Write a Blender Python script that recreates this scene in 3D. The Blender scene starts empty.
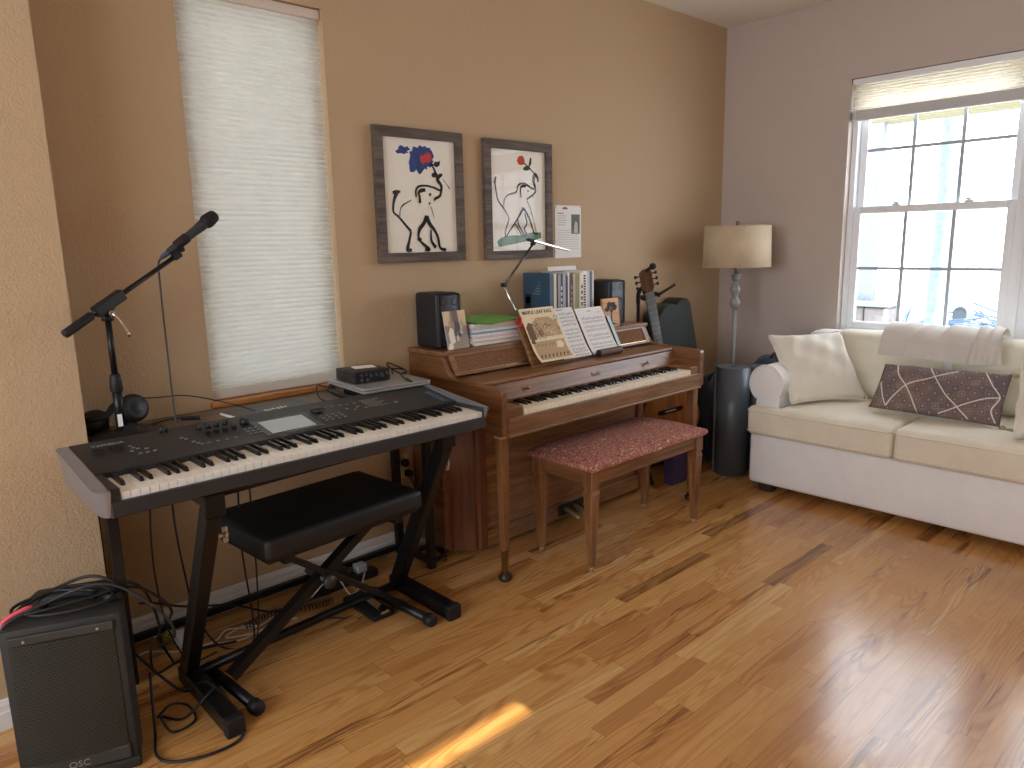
import bpy, bmesh, math, random
from mathutils import Vector, Matrix
R_ = random.Random(7)
PI = math.pi
V = Vector
sc = bpy.context.scene
COL = sc.collection

# ------------------------------------------------------------------ helpers
class MB:
    def __init__(s):
        s.bm = bmesh.new(); s.mi = 0
    def _tag(s, n0):
        s.bm.faces.ensure_lookup_table()
        for f in s.bm.faces[n0:]:
            f.material_index = s.mi
    def poly(s, pts, smooth=False):
        vs = [s.bm.verts.new(p) for p in pts]
        f = s.bm.faces.new(vs); f.material_index = s.mi; f.smooth = smooth
        return f
    def hexa(s, p, bevel=0, seg=2):
        """8 corners: bottom loop 0-3, top loop 4-7"""
        n0 = len(s.bm.faces)
        vs = [s.bm.verts.new(q) for q in p]
        fs = []
        for idx in ((3,2,1,0),(4,5,6,7),(0,1,5,4),(1,2,6,5),(2,3,7,6),(3,0,4,7)):
            fs.append(s.bm.faces.new([vs[i] for i in idx]))
        if bevel:
            es = list({e for f in fs for e in f.edges})
            bmesh.ops.bevel(s.bm, geom=es, offset=bevel, segments=seg, profile=0.5, affect='EDGES')
        s._tag(n0)
        return s
    def box(s, a, b, bevel=0, seg=2, m=None):
        x0,y0,z0 = a; x1,y1,z1 = b
        p = [(x0,y0,z0),(x1,y0,z0),(x1,y1,z0),(x0,y1,z0),(x0,y0,z1),(x1,y0,z1),(x1,y1,z1),(x0,y1,z1)]
        if m is not None: p = [m @ V(q) for q in p]
        return s.hexa(p, bevel, seg)
    def beam(s, p0, p1, w, h, up=(0,0,1), bevel=0, w1=None, h1=None):
        p0, p1 = V(p0), V(p1); d = (p1-p0).normalized()
        u = V(up); side = d.cross(u).normalized(); u = side.cross(d).normalized()
        w1 = w if w1 is None else w1; h1 = h if h1 is None else h1
        a = [p0+side*(i*w/2)+u*(j*h/2) for i,j in ((-1,-1),(1,-1),(1,1),(-1,1))]
        b = [p1+side*(i*w1/2)+u*(j*h1/2) for i,j in ((-1,-1),(1,-1),(1,1),(-1,1))]
        s.hexa(a+b, bevel); bmesh.ops.recalc_face_normals(s.bm, faces=s.bm.faces[:]); return s
    def prism(s, pts, axis, a, b, bevel=0, seg=2, m=None):
        """polygon of 2D points extruded along an axis; the 2D coordinates are the two other axes in xyz order"""
        n0 = len(s.bm.faces)
        def P(q, t):
            v = {'x': (t,q[0],q[1]), 'y': (q[0],t,q[1]), 'z': (q[0],q[1],t)}[axis]
            return m @ V(v) if m is not None else v
        A = [s.bm.verts.new(P(q,a)) for q in pts]; B = [s.bm.verts.new(P(q,b)) for q in pts]
        fs = [s.bm.faces.new(A), s.bm.faces.new(B[::-1])]
        n = len(pts)
        for i in range(n): fs.append(s.bm.faces.new([A[i],B[i],B[(i+1)%n],A[(i+1)%n]]))
        bmesh.ops.recalc_face_normals(s.bm, faces=fs)
        if bevel:
            es = list({e for f in fs for e in f.edges})
            bmesh.ops.bevel(s.bm, geom=es, offset=bevel, segments=seg, profile=0.5, affect='EDGES', clamp_overlap=True)
        s._tag(n0)
        return s
    def lathe(s, prof, origin=(0,0,0), axis=(0,0,1), seg=24, smooth=True):
        """prof: (radius, height) pairs"""
        ax = V(axis).normalized(); o = V(origin)
        t = V((1,0,0)) if abs(ax.x) < .9 else V((0,1,0))
        u = ax.cross(t).normalized(); w = ax.cross(u)
        rings = []
        for r, h in prof:
            if r < 1e-6: rings.append([s.bm.verts.new(o+ax*h)])
            else: rings.append([s.bm.verts.new(o+ax*h+(u*math.cos(2*PI*k/seg)+w*math.sin(2*PI*k/seg))*r) for k in range(seg)])
        for A,B in zip(rings, rings[1:]):
            for k in range(seg):
                k2 = (k+1)%seg
                if len(A)==1 and len(B)==1: continue
                if len(A)==1: q = [A[0],B[k2],B[k]]
                elif len(B)==1: q = [A[k],A[k2],B[0]]
                else: q = [A[k],A[k2],B[k2],B[k]]
                f = s.bm.faces.new(q); f.smooth = smooth; f.material_index = s.mi
        for ring, rev in ((rings[0],True),(rings[-1],False)):
            if len(ring) > 1:
                f = s.bm.faces.new(ring[::-1] if rev else ring); f.material_index = s.mi
        return s
    def cyl(s, p0, p1, r0, r1=None, seg=20):
        p0, p1 = V(p0), V(p1); r1 = r0 if r1 is None else r1
        L = (p1-p0).length
        return s.lathe([(r0,0),(r1,L)], p0, p1-p0, seg)
    def ball(s, c, r, seg=16, rings=10, sc_=(1,1,1)):
        n = rings; c = V(c); rows = []
        for i in range(n+1):
            a = PI*i/n; q = math.sin(a)*r if 0 < i < n else 0
            if q == 0: rows.append([s.bm.verts.new(c+V((0,0,-r*math.cos(a)*sc_[2])))])
            else: rows.append([s.bm.verts.new(c+V((q*math.cos(2*PI*k/seg)*sc_[0],q*math.sin(2*PI*k/seg)*sc_[1],-r*math.cos(a)*sc_[2]))) for k in range(seg)])
        for A,B in zip(rows,rows[1:]):
            for k in range(seg):
                k2 = (k+1)%seg
                f = s.bm.faces.new([A[0],B[k2],B[k]] if len(A)==1 else ([A[k],A[k2],B[0]] if len(B)==1 else [A[k],A[k2],B[k2],B[k]]))
                f.smooth = True; f.material_index = s.mi
        return s
    def tube(s, pts, r, seg=8, closed=False, sub=6):
        P = spline(pts, sub, closed)
        n = len(P); rings = []
        up = V((0,0,1)); prev = None
        for i in range(n):
            a = P[(i-1)%n] if (closed or i>0) else P[i]; b = P[(i+1)%n] if (closed or i<n-1) else P[i]
            d = (b-a)
            d = d.normalized() if d.length > 1e-9 else V((0,0,1))
            if prev is None:
                t = up if abs(d.z) < .9 else V((1,0,0))
                u = d.cross(t).normalized()
            else:
                u = (prev - d*prev.dot(d))
                u = u.normalized() if u.length > 1e-6 else d.orthogonal().normalized()
            prev = u; w = d.cross(u)
            rr = r(i/(n-1)) if callable(r) else r
            rings.append([s.bm.verts.new(P[i]+(u*math.cos(2*PI*k/seg)+w*math.sin(2*PI*k/seg))*rr) for k in range(seg)])
        m = n if closed else n-1
        for i in range(m):
            A, B = rings[i], rings[(i+1)%n]
            for k in range(seg):
                f = s.bm.faces.new([A[k],A[(k+1)%seg],B[(k+1)%seg],B[k]]); f.smooth = True; f.material_index = s.mi
        if not closed:
            for q in (rings[0][::-1], rings[-1]):
                f = s.bm.faces.new(q); f.material_index = s.mi
        return s
    def grid(s, fn, nu, nv, smooth=True, wrap=False):
        g = [[s.bm.verts.new(fn(i/nu, j/nv)) for j in range(nv+1)] for i in range(nu + (0 if wrap else 1))]
        N = len(g)
        for i in range(nu):
            for j in range(nv):
                f = s.bm.faces.new([g[i][j], g[(i+1)%N][j], g[(i+1)%N][j+1], g[i][j+1]]); f.smooth = smooth; f.material_index = s.mi
        return s
    def stroke(s, mp, pts, w, sub=5):
        """flat ribbon laid on a surface map mp(a,b)->3D; w constant or list of widths"""
        P = spline([(p[0],p[1],0) for p in pts], sub)
        n = len(P); L = []; Rr = []
        for i in range(n):
            a = P[max(i-1,0)]; b = P[min(i+1,n-1)]; d = b-a
            d = d.normalized() if d.length > 1e-9 else V((1,0,0))
            nn = V((-d.y, d.x, 0)); t = i/(n-1)
            if isinstance(w, (list,tuple)):
                q = t*(len(w)-1); k = min(int(q), len(w)-2); ww = w[k]+(w[k+1]-w[k])*(q-k)
            else: ww = w
            l = P[i]+nn*ww/2; r = P[i]-nn*ww/2
            L.append(s.bm.verts.new(mp(l.x,l.y))); Rr.append(s.bm.verts.new(mp(r.x,r.y)))
        for i in range(n-1):
            f = s.bm.faces.new([L[i],Rr[i],Rr[i+1],L[i+1]]); f.material_index = s.mi
        return s
    def blob(s, mp, pts):
        s.poly([mp(*p) for p in pts]); return s
    def rect(s, mp, a0, b0, a1, b1):
        n = 6
        for k in range(n):
            c0 = b0+(b1-b0)*k/n; c1 = b0+(b1-b0)*(k+1)/n
            s.poly([mp(a0,c0), mp(a1,c0), mp(a1,c1), mp(a0,c1)])
        return s

def spline(pts, sub=6, closed=False):
    P = [V(p) for p in pts]; n = len(P)
    if n < 3 or sub <= 1: return P
    out = []
    rng = n if closed else n-1
    for i in range(rng):
        p1, p2 = P[i], P[(i+1)%n]
        p0 = P[i-1] if (closed or i>0) else p1*2-p2
        p3 = P[(i+2)%n] if (closed or i+2<n) else p2*2-p1
        for k in range(sub):
            t = k/sub
            out.append(0.5*((2*p1)+(p2-p0)*t+(2*p0-5*p1+4*p2-p3)*t*t+(3*p1-p0-3*p2+p3)*t**3))
    if not closed: out.append(P[-1])
    return out

WM = {}   # object -> world matrix
def put(name, mb, mats, parent=None, frame=None, smooth_angle=None):
    """link the collected shape (authored in world coordinates) as one mesh object"""
    me = bpy.data.meshes.new(name)
    inv = None
    if parent is not None: inv = WM[parent.name].inverted()
    elif frame is not None: inv = frame.inverted()
    if inv is not None:
        for v in mb.bm.verts: v.co = inv @ v.co
    mb.bm.to_mesh(me); mb.bm.free()
    for m in (mats if isinstance(mats,(list,tuple)) else [mats]): me.materials.append(m)
    o = bpy.data.objects.new(name, me); COL.objects.link(o)
    if parent is not None:
        o.parent = parent; WM[o.name] = WM[parent.name]
    else:
        o.matrix_world = frame if frame is not None else Matrix()
        WM[o.name] = frame.copy() if frame is not None else Matrix()
    if smooth_angle:
        for p in me.polygons: p.use_smooth = True
        me.set_sharp_from_angle(angle=math.radians(smooth_angle))
    return o
def tag(o, label, cat, group=None, kind=None):
    o['label'] = label; o['category'] = cat
    if group: o['group'] = group
    if kind: o['kind'] = kind
    return o
def thing(name, loc, label, cat, rz=0, group=None, frame=None):
    o = bpy.data.objects.new(name, None); COL.objects.link(o)
    o.empty_display_size = .05
    m = frame if frame is not None else Matrix.Translation(loc) @ Matrix.Rotation(rz,4,'Z')
    o.matrix_world = m; WM[o.name] = m.copy()
    return tag(o, label, cat, group)
def structure(name, mb, mat):
    o = put(name, mb, mat); o['kind'] = 'structure'; return o
def copies(src, name, parent, locs):
    """more of a part, sharing its mesh"""
    for l in locs:
        o = src.copy(); COL.objects.link(o); o.name = name; o.parent = parent; o.location = V(l); WM[o.name] = WM[parent.name]
def text_into(mb, s_, m, size, mi=0, extrude=0.0004, align='LEFT', bold=0):
    cu = bpy.data.curves.new('txt', 'FONT'); cu.body = s_; cu.size = size; cu.extrude = extrude; cu.align_x = align; cu.space_character = 1.02; cu.offset = bold
    cu.resolution_u = 3
    o = bpy.data.objects.new('txt', cu); COL.objects.link(o)
    dg = bpy.context.evaluated_depsgraph_get()
    me = bpy.data.meshes.new_from_object(o.evaluated_get(dg))
    n0 = len(mb.bm.faces); v0 = len(mb.bm.verts)
    mb.bm.from_mesh(me)
    mb.bm.verts.ensure_lookup_table(); mb.bm.faces.ensure_lookup_table()
    for v in mb.bm.verts[v0:]: v.co = (m @ v.co) if isinstance(m, Matrix) else m(v.co)
    for f in mb.bm.faces[n0:]: f.material_index = mi
    bpy.data.objects.remove(o); bpy.data.curves.remove(cu); bpy.data.meshes.remove(me)
def basis(o, x, y, z=None):
    x = V(x).normalized(); y = V(y).normalized()
    z = x.cross(y).normalized() if z is None else V(z)
    y = z.cross(x).normalized()
    return Matrix(((x.x,y.x,z.x,o[0]),(x.y,y.y,z.y,o[1]),(x.z,y.z,z.z,o[2]),(0,0,0,1)))

# ------------------------------------------------------------------ materials
def lin(c):
    return tuple(((v/255)/12.92 if v/255 <= .04045 else ((v/255+.055)/1.055)**2.4) for v in c)+(1,)
class N:
    def __init__(s, name):
        s.m = bpy.data.materials.new(name); s.m.use_nodes = True
        s.t = s.m.node_tree; s.b = s.t.nodes['Principled BSDF']; s.out = s.t.nodes['Material Output']
    def n(s, ty, **kw):
        x = s.t.nodes.new(ty)
        for k, v in kw.items():
            if k.startswith('i_'):
                key = k[2:]; key = int(key) if key.isdigit() else key.replace('_',' ')
                sock = x.inputs[key]
                if hasattr(v, 'is_output'): s.t.links.new(v, sock)
                else: sock.default_value = v
            else: setattr(x, k, v)
        return x
    def math(s, op, a, b=None, c=None):
        x = s.t.nodes.new('ShaderNodeMath'); x.operation = op
        for i, v in enumerate((a,b,c)):
            if v is None: continue
            if hasattr(v,'is_output'): s.t.links.new(v, x.inputs[i])
            else: x.inputs[i].default_value = v
        return x.outputs[0]
    def ramp(s, fac, stops):
        x = s.t.nodes.new('ShaderNodeValToRGB'); s.t.links.new(fac, x.inputs[0])
        e = x.color_ramp.elements
        while len(e) < len(stops): e.new(.5)
        for el, (p, c) in zip(e, stops): el.position = p; el.color = c if len(c)==4 else lin(c)
        return x.outputs[0]
    def mix(s, f, a, b, mode='MIX'):
        x = s.t.nodes.new('ShaderNodeMix'); x.data_type = 'RGBA'; x.blend_type = mode
        for k, v in ((0,f),(6,a),(7,b)):
            if hasattr(v,'is_output'): s.t.links.new(v, x.inputs[k])
            else: x.inputs[k].default_value = v
        return x.outputs[2]
    def obj(s, scale=(1,1,1), rot=(0,0,0), loc=(0,0,0)):
        tc = s.t.nodes.new('ShaderNodeTexCoord'); mp = s.t.nodes.new('ShaderNodeMapping')
        mp.inputs['Scale'].default_value = scale; mp.inputs['Rotation'].default_value = rot; mp.inputs['Location'].default_value = loc
        s.t.links.new(tc.outputs['Object'], mp.inputs[0]); return mp.outputs[0]
    def noise(s, vec, scale, detail=3, rough=.5, dist=0):
        x = s.t.nodes.new('ShaderNodeTexNoise')
        s.t.links.new(vec, x.inputs['Vector']); x.inputs['Scale'].default_value = scale
        x.inputs['Detail'].default_value = detail; x.inputs['Roughness'].default_value = rough; x.inputs['Distortion'].default_value = dist
        return x.outputs[0]
    def bump(s, h, strength=.3, dist=.002):
        x = s.t.nodes.new('ShaderNodeBump'); s.t.links.new(h, x.inputs['Height'])
        x.inputs['Strength'].default_value = strength; x.inputs['Distance'].default_value = dist
        s.t.links.new(x.outputs[0], s.b.inputs['Normal'])
    def set(s, **kw):
        for k, v in kw.items():
            sock = s.b.inputs[k.replace('_',' ')]
            if hasattr(v,'is_output'): s.t.links.new(v, sock)
            else: sock.default_value = v
        return s
def plain(name, c, rough=.5, metal=0, var=.0, scale=30, bump=0, bdist=.001, coat=0):
    n = N(name); c = lin(c)
    if var or bump:
        v = n.obj(); f = n.noise(v, scale, 4, .6)
        if var:
            d = tuple(x*(1-var) for x in c[:3])+(1,); u = tuple(min(1,x*(1+var)) for x in c[:3])+(1,)
            n.set(Base_Color=n.ramp(f, [(.3,d),(.7,u)]))
        else: n.set(Base_Color=c)
        if bump: n.bump(f, bump, bdist)
    else: n.set(Base_Color=c)
    n.set(Roughness=rough, Metallic=metal, Coat_Weight=coat)
    return n.m
def wood(name, dark, mid, light, axis='x', rough=.4, fine=1.0, coat=0.0):
    n = N(name)
    k = {'x':(1.2,14,14),'y':(14,1.2,14),'z':(14,14,1.2)}[axis]
    v = n.obj(tuple(q*fine for q in k))
    a = n.noise(v, 2.2, 6, .62, .6)
    k2 = {'x':(3,160,160),'y':(160,3,160),'z':(160,160,3)}[axis]
    b = n.noise(n.obj(k2), 1.0, 3, .6)
    f = n.math('ADD', n.math('MULTIPLY', a, .75), n.math('MULTIPLY', b, .25))
    n.set(Base_Color=n.ramp(f, [(.34,dark),(.5,mid),(.66,light)]), Roughness=rough, Coat_Weight=coat, Coat_Roughness=.2)
    n.bump(b, .08, .0006)
    return n.m
def paint(name, c, strength=.35):
    n = N(name)
    v = n.obj()
    a = n.noise(v, 120, 3, .55); b = n.noise(v, 50, 2, .5)
    h = n.math('ADD', n.math('MULTIPLY', a, .7), n.math('MULTIPLY', b, .5))
    n.bump(n.ramp(h, [(.45,(0,0,0,1)),(.72,(1,1,1,1))]), strength, .004)
    n.set(Base_Color=lin(c), Roughness=.75)
    return n.m
def fabric(name, c, var=.08, scale=500, rough=.9, bump=.25, c2=None):
    n = N(name); v = n.obj()
    a = n.noise(v, 6, 4, .6); w = n.noise(v, scale, 2, .7)
    col = lin(c); d = tuple(x*(1-var*1.6) for x in col[:3])+(1,); u = tuple(min(1,x*(1+var)) for x in col[:3])+(1,)
    base = n.ramp(a, [(.3,d),(.65,u)])
    base = n.mix(n.math('MULTIPLY', w, .35), base, d)
    n.set(Base_Color=base, Roughness=rough, Sheen_Weight=.15)
    n.bump(n.math('ADD', n.math('MULTIPLY', n.noise(v, 22, 4, .6), 1.0), n.math('MULTIPLY', w, .12)), bump, .006)
    return n.m
def glassy(name, rough=0.0, tint=(1,1,1,1), refl=1.0):
    m = bpy.data.materials.new(name); m.use_nodes = True; t = m.node_tree; t.nodes.clear()
    o = t.nodes.new('ShaderNodeOutputMaterial'); mx = t.nodes.new('ShaderNodeMixShader'); tr = t.nodes.new('ShaderNodeBsdfTransparent')
    gl = t.nodes.new('ShaderNodeBsdfGlossy'); lw = t.nodes.new('ShaderNodeLayerWeight'); pw = t.nodes.new('ShaderNodeMath'); mu = t.nodes.new('ShaderNodeMath')
    tr.inputs[0].default_value = tint; gl.inputs['Roughness'].default_value = rough; lw.inputs[0].default_value = .5
    pw.operation = 'POWER'; pw.inputs[1].default_value = 5; t.links.new(lw.outputs['Facing'], pw.inputs[0])
    mu.operation = 'MULTIPLY_ADD'; mu.inputs[1].default_value = .9*refl; mu.inputs[2].default_value = .04*refl; t.links.new(pw.outputs[0], mu.inputs[0])
    t.links.new(mu.outputs[0], mx.inputs[0]); t.links.new(tr.outputs[0], mx.inputs[1]); t.links.new(gl.outputs[0], mx.inputs[2]); t.links.new(mx.outputs[0], o.inputs[0])
    return m
def floor_mat():
    n = N('oak_strip_floor')
    tc = n.n('ShaderNodeTexCoord'); sp = n.n('ShaderNodeSeparateXYZ'); n.t.links.new(tc.outputs['Object'], sp.inputs[0])
    x, y = sp.outputs[0], sp.outputs[1]
    W = .0585
    ry = n.math('DIVIDE', y, W); row = n.math('FLOOR', ry); fy = n.math('FRACT', ry)
    wn = n.n('ShaderNodeTexWhiteNoise', noise_dimensions='1D'); n.t.links.new(row, wn.inputs['W'])
    off = n.math('MULTIPLY', wn.outputs[0], 7.3)
    ln = n.math('ADD', n.math('MULTIPLY', n.math('FRACT', n.math('MULTIPLY', wn.outputs[0], 13.7)), .38), .42)
    rx = n.math('DIVIDE', n.math('ADD', x, off), ln); pl = n.math('FLOOR', rx); fx = n.math('FRACT', rx)
    cb = n.n('ShaderNodeCombineXYZ'); n.t.links.new(row, cb.inputs[0]); n.t.links.new(pl, cb.inputs[1])
    w2 = n.n('ShaderNodeTexWhiteNoise', noise_dimensions='3D'); n.t.links.new(cb.outputs[0], w2.inputs['Vector'])
    r1 = w2.outputs[0]
    sc2 = n.n('ShaderNodeSeparateColor'); n.t.links.new(w2.outputs[1], sc2.inputs[0]); r2 = sc2.outputs[1]
    # grain, a fresh piece of it for every strip
    g = n.n('ShaderNodeCombineXYZ')
    n.t.links.new(n.math('ADD', n.math('MULTIPLY', x, 1.6), n.math('MULTIPLY', r1, 37)), g.inputs[0])
    n.t.links.new(n.math('ADD', n.math('MULTIPLY', y, 20), n.math('MULTIPLY', r2, 51)), g.inputs[1])
    grain = n.noise(g.outputs[0], 1.6, 5, .6, .9)
    g3 = n.n('ShaderNodeCombineXYZ')
    n.t.links.new(n.math('ADD', n.math('MULTIPLY', x, 1.1), n.math('MULTIPLY', r2, 43)), g3.inputs[0])
    n.t.links.new(n.math('ADD', n.math('MULTIPLY', y, 8.5), n.math('MULTIPLY', r1, 61)), g3.inputs[1])
    fld = n.noise(g3.outputs[0], 1.0, 1.5, .45, .25)
    rings = n.math('MULTIPLY_ADD', n.math('SINE', n.math('ADD', n.math('MULTIPLY', fld, 95), n.math('MULTIPLY', y, 120))), .5, .5)
    g2 = n.n('ShaderNodeCombineXYZ')
    n.t.links.new(n.math('ADD', n.math('MULTIPLY', x, 9), n.math('MULTIPLY', r2, 37)), g2.inputs[0])
    n.t.links.new(n.math('MULTIPLY', y, 190), g2.inputs[1])
    fine = n.noise(g2.outputs[0], 1, 3, .6)
    base = n.ramp(r1, [(0,(182,127,72)),(.10,(198,145,85)),(.45,(206,154,92)),(.8,(213,164,101)),(1,(222,179,118))])
    dk = n.mix(1, base, lin((206,172,132)), 'MULTIPLY')
    c = n.mix(n.math('MULTIPLY', n.ramp(rings, [(.35,(0,0,0,1)),(.95,(1,1,1,1))]), n.math('MULTIPLY_ADD', r2, .55, .12)), base, dk)
    c = n.mix(n.math('MULTIPLY', n.ramp(fine, [(.42,(0,0,0,1)),(.7,(1,1,1,1))]), .3), c, dk)
    # brown mineral streaks on some strips
    st = n.ramp(n.math('ADD', n.math('MULTIPLY', grain, .8), n.math('MULTIPLY', r2, .24)), [(.63,(0,0,0,1)),(.72,(1,1,1,1))])
    c = n.mix(n.math('MULTIPLY', st, .8), c, lin((112,70,38)))
    whole = n.ramp(r2, [(.982,(0,0,0,1)),(.988,(1,1,1,1))])
    c = n.mix(n.math('MULTIPLY', whole, .5), c, lin((98,60,34)))
    gap = n.math('MAXIMUM', n.math('GREATER_THAN', n.math('ABSOLUTE', n.math('SUBTRACT', fy, .5)), .489),
                 n.math('GREATER_THAN', n.math('ABSOLUTE', n.math('SUBTRACT', fx, .5)), .4985))
    c = n.mix(n.math('MULTIPLY', gap, .5), c, lin((70,42,22)))
    ro = n.math('ADD', n.math('MULTIPLY', fine, .10), .17)
    n.set(Base_Color=c, Roughness=ro, Coat_Weight=.35, Coat_Roughness=.16)
    h = n.math('SUBTRACT', n.math('MULTIPLY', fine, .12), gap)
    wob = n.noise(n.obj(), 5, 2, .5)
    n.bump(n.math('ADD', h, n.math('MULTIPLY', wob, 1.2)), .18, .0012)
    return n.m
def perf_mat(name, c_metal, c_hole, pitch=.0065):
    n = N(name); v = n.obj(); sp = n.n('ShaderNodeSeparateXYZ'); n.t.links.new(v, sp.inputs[0])
    z = n.math('DIVIDE', sp.outputs[2], pitch*.866); row = n.math('FLOOR', z)
    x = n.math('ADD', n.math('DIVIDE', sp.outputs[0], pitch), n.math('MULTIPLY', n.math('MODULO', row, 2.0), .5))
    fx = n.math('SUBTRACT', n.math('FRACT', x), .5); fz = n.math('SUBTRACT', n.math('FRACT', z), .5)
    d = n.math('SQRT', n.math('ADD', n.math('MULTIPLY', fx, fx), n.math('MULTIPLY', fz, fz)))
    hole = n.math('LESS_THAN', d, .3)
    n.set(Base_Color=n.mix(hole, lin(c_metal), lin(c_hole)), Roughness=.6, Specular_IOR_Level=n.math('SUBTRACT', .5, n.math('MULTIPLY', hole, .5)))
    return n.m
def shade_mat(name, c, t=.6, glow=None):
    m = bpy.data.materials.new(name); m.use_nodes = True; tt = m.node_tree; tt.nodes.clear()
    o = tt.nodes.new('ShaderNodeOutputMaterial'); mx = tt.nodes.new('ShaderNodeMixShader')
    d = tt.nodes.new('ShaderNodeBsdfDiffuse'); tr = tt.nodes.new('ShaderNodeBsdfTranslucent')
    tc = tt.nodes.new('ShaderNodeTexCoord'); nz = tt.nodes.new('ShaderNodeTexNoise'); nz.inputs['Scale'].default_value = 14; nz.inputs['Detail'].default_value = 6
    tt.links.new(tc.outputs['Object'], nz.inputs['Vector'])
    rp = tt.nodes.new('ShaderNodeValToRGB'); tt.links.new(nz.outputs[0], rp.inputs[0])
    cl = lin(c); rp.color_ramp.elements[0].position = .3; rp.color_ramp.elements[1].position = .7
    rp.color_ramp.elements[0].color = tuple(x*.96 for x in cl[:3])+(1,); rp.color_ramp.elements[1].color = cl
    tt.links.new(rp.outputs[0], d.inputs[0]); tt.links.new(rp.outputs[0], tr.inputs[0])
    mx.inputs[0].default_value = t; tt.links.new(d.outputs[0], mx.inputs[1]); tt.links.new(tr.outputs[0], mx.inputs[2]); tt.links.new(mx.outputs[0], o.inputs[0])
    return m

WALL = paint('tan_textured_paint', (192,166,132))
WALL_GLARE = paint('glare_greyed_wall_paint', (192,178,168))  # tan wall greyed: cool glare around the window put into its colour
CEIL = paint('ceiling_paint', (234,228,218), .5)
FLOOR = floor_mat()
WHITE_TRIM = plain('white_trim', (226,226,224), .45)
VINYL = plain('white_vinyl', (232,234,236), .4)
BLACK = plain('black_plastic', (26,26,28), .45, var=.1)
BLACKM = plain('black_metal', (22,22,24), .38, .3)
BLACKS = plain('soft_black', (14,14,15), .75, var=.15, scale=200)
RUBBER = plain('black_rubber', (18,18,19), .6)
CHAR = plain('charcoal_panel', (44,44,45), .5, var=.05, scale=300)
SILVER = plain('silver_metal', (190,192,195), .3, .9)
CHROME = plain('chrome', (215,215,218), .15, 1)
BRASS = plain('aged_brass', (170,135,80), .35, .9, var=.1)
KEYW = plain('white_keys', (238,234,224), .3)
KEYI = plain('ivory_keys', (244,236,214), .35)
KEYB = plain('black_keys', (14,14,15), .3)
PW = wood('walnut_brown_veneer', (92,60,34), (128,88,53), (154,113,74), 'x', .36, coat=.15)
PWZ = wood('walnut_brown_upright', (92,59,32), (128,86,50), (150,108,68), 'z', .38, coat=.15)
PWY = wood('walnut_brown_side', (86,54,30), (118,78,46), (140,98,62), 'y', .38, coat=.15)
REDW = wood('reddish_pilaster_wood', (82,44,24), (108,62,34), (126,78,46), 'z', .42)
SILLW = wood('honey_oak_sill', (140,86,40), (176,118,62), (196,140,80), 'x', .35, coat=.2)
TABW = wood('grey_brown_laminate', (86,72,60), (112,94,78), (134,116,98), 'x', .5)
FRAMEW = wood('weathered_grey_frame', (56,46,42), (92,80,73), (122,108,98), 'x', .7)
PAPER = plain('white_paper', (238,236,232), .8)
INK = plain('black_ink', (20,20,22), .7)
LINEN = fabric('linen_shade', (204,184,154), .1, 300)

# ------------------------------------------------------------------ the room
CEILZ = 2.79; WY = 2.80; WX = 4.60; XB = -2.7; YB = -3.2
structure('floor', MB().box((XB-.2,YB-.2,-.12),(WX+.15,WY+.15,0)), FLOOR)
structure('ceiling', MB().box((XB-.2,YB-.2,CEILZ),(WX+.15,WY+.15,CEILZ+.12)), CEIL)
# left wall with the tall window
A0, A1, AZ0, AZ1 = 1.026, 1.602, .835, 2.36
w = MB()
w.box((XB-.2,WY,0),(A0,WY+.15,CEILZ)); w.box((A1,WY,0),(WX+.15,WY+.15,CEILZ))
w.box((A0,WY,0),(A1,WY+.15,AZ0)); w.box((A0,WY,AZ1),(A1,WY+.15,CEILZ))
structure('wall_left', w, WALL)
structure('wall_near', MB().box((XB-.2,2.55,0),(.534,WY,CEILZ)), WALL)
# far wall with the double window
B0, B1, BZ0, BZ1 = .10, 1.962, .83, 2.335
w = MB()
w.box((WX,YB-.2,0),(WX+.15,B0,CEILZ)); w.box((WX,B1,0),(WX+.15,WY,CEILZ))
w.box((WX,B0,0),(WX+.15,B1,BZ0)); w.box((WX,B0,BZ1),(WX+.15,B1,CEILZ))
structure('wall_right', w, WALL_GLARE)
# behind the camera: a wide window in the end wall, a slot added in the other to shape the sun streak
SX0, SX1, SZ0, SZ1 = -1.2, 1.41, 1.891, 1.988
w = MB()
w.box((XB-.2,YB-.2,0),(SX0,YB,CEILZ)); w.box((SX1,YB-.2,0),(WX,YB,CEILZ)); w.box((SX0,YB-.2,0),(SX1,YB,SZ0)); w.box((SX0,YB-.2,SZ1),(SX1,YB,CEILZ))
structure('wall_behind', w, WALL)
D0, D1, DZ0, DZ = -1.2, 2.1, .95, 2.4
w = MB()
w.box((XB-.1,YB,0),(XB,D0,CEILZ)); w.box((XB-.1,D1,0),(XB,WY,CEILZ)); w.box((XB-.1,D0,0),(XB,D1,DZ0)); w.box((XB-.1,D0,DZ),(XB,D1,CEILZ))
structure('wall_far_side', w, WALL)
def baseboard(name, p, q, n):
    """moulded board along p->q on the floor, standing out along n"""
    prof = [(0,0),(.016,0),(.016,.055),(.012,.062),(.012,.078),(.006,.092),(0,.095)]
    d = (V(q)-V(p)); L = d.length
    m = basis(p, n, (0,0,1), V(n).cross(V((0,0,1))))
    b = MB(); z = V(n).cross(V((0,0,1))); sgn = 1 if z.dot(d) > 0 else -1
    b.prism(prof, 'z', 0, sgn*L, m=m); bmesh.ops.recalc_face_normals(b.bm, faces=b.bm.faces[:])
    structure(name, b, WHITE_TRIM)
baseboard('baseboard_left', (.534,WY,0), (WX,WY,0), (0,-1,0))
baseboard('baseboard_near', (XB,2.55,0), (.534,2.55,0), (0,-1,0))
baseboard('baseboard_right', (WX,YB,0), (WX,WY-.017,0), (-1,0,0))

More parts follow.
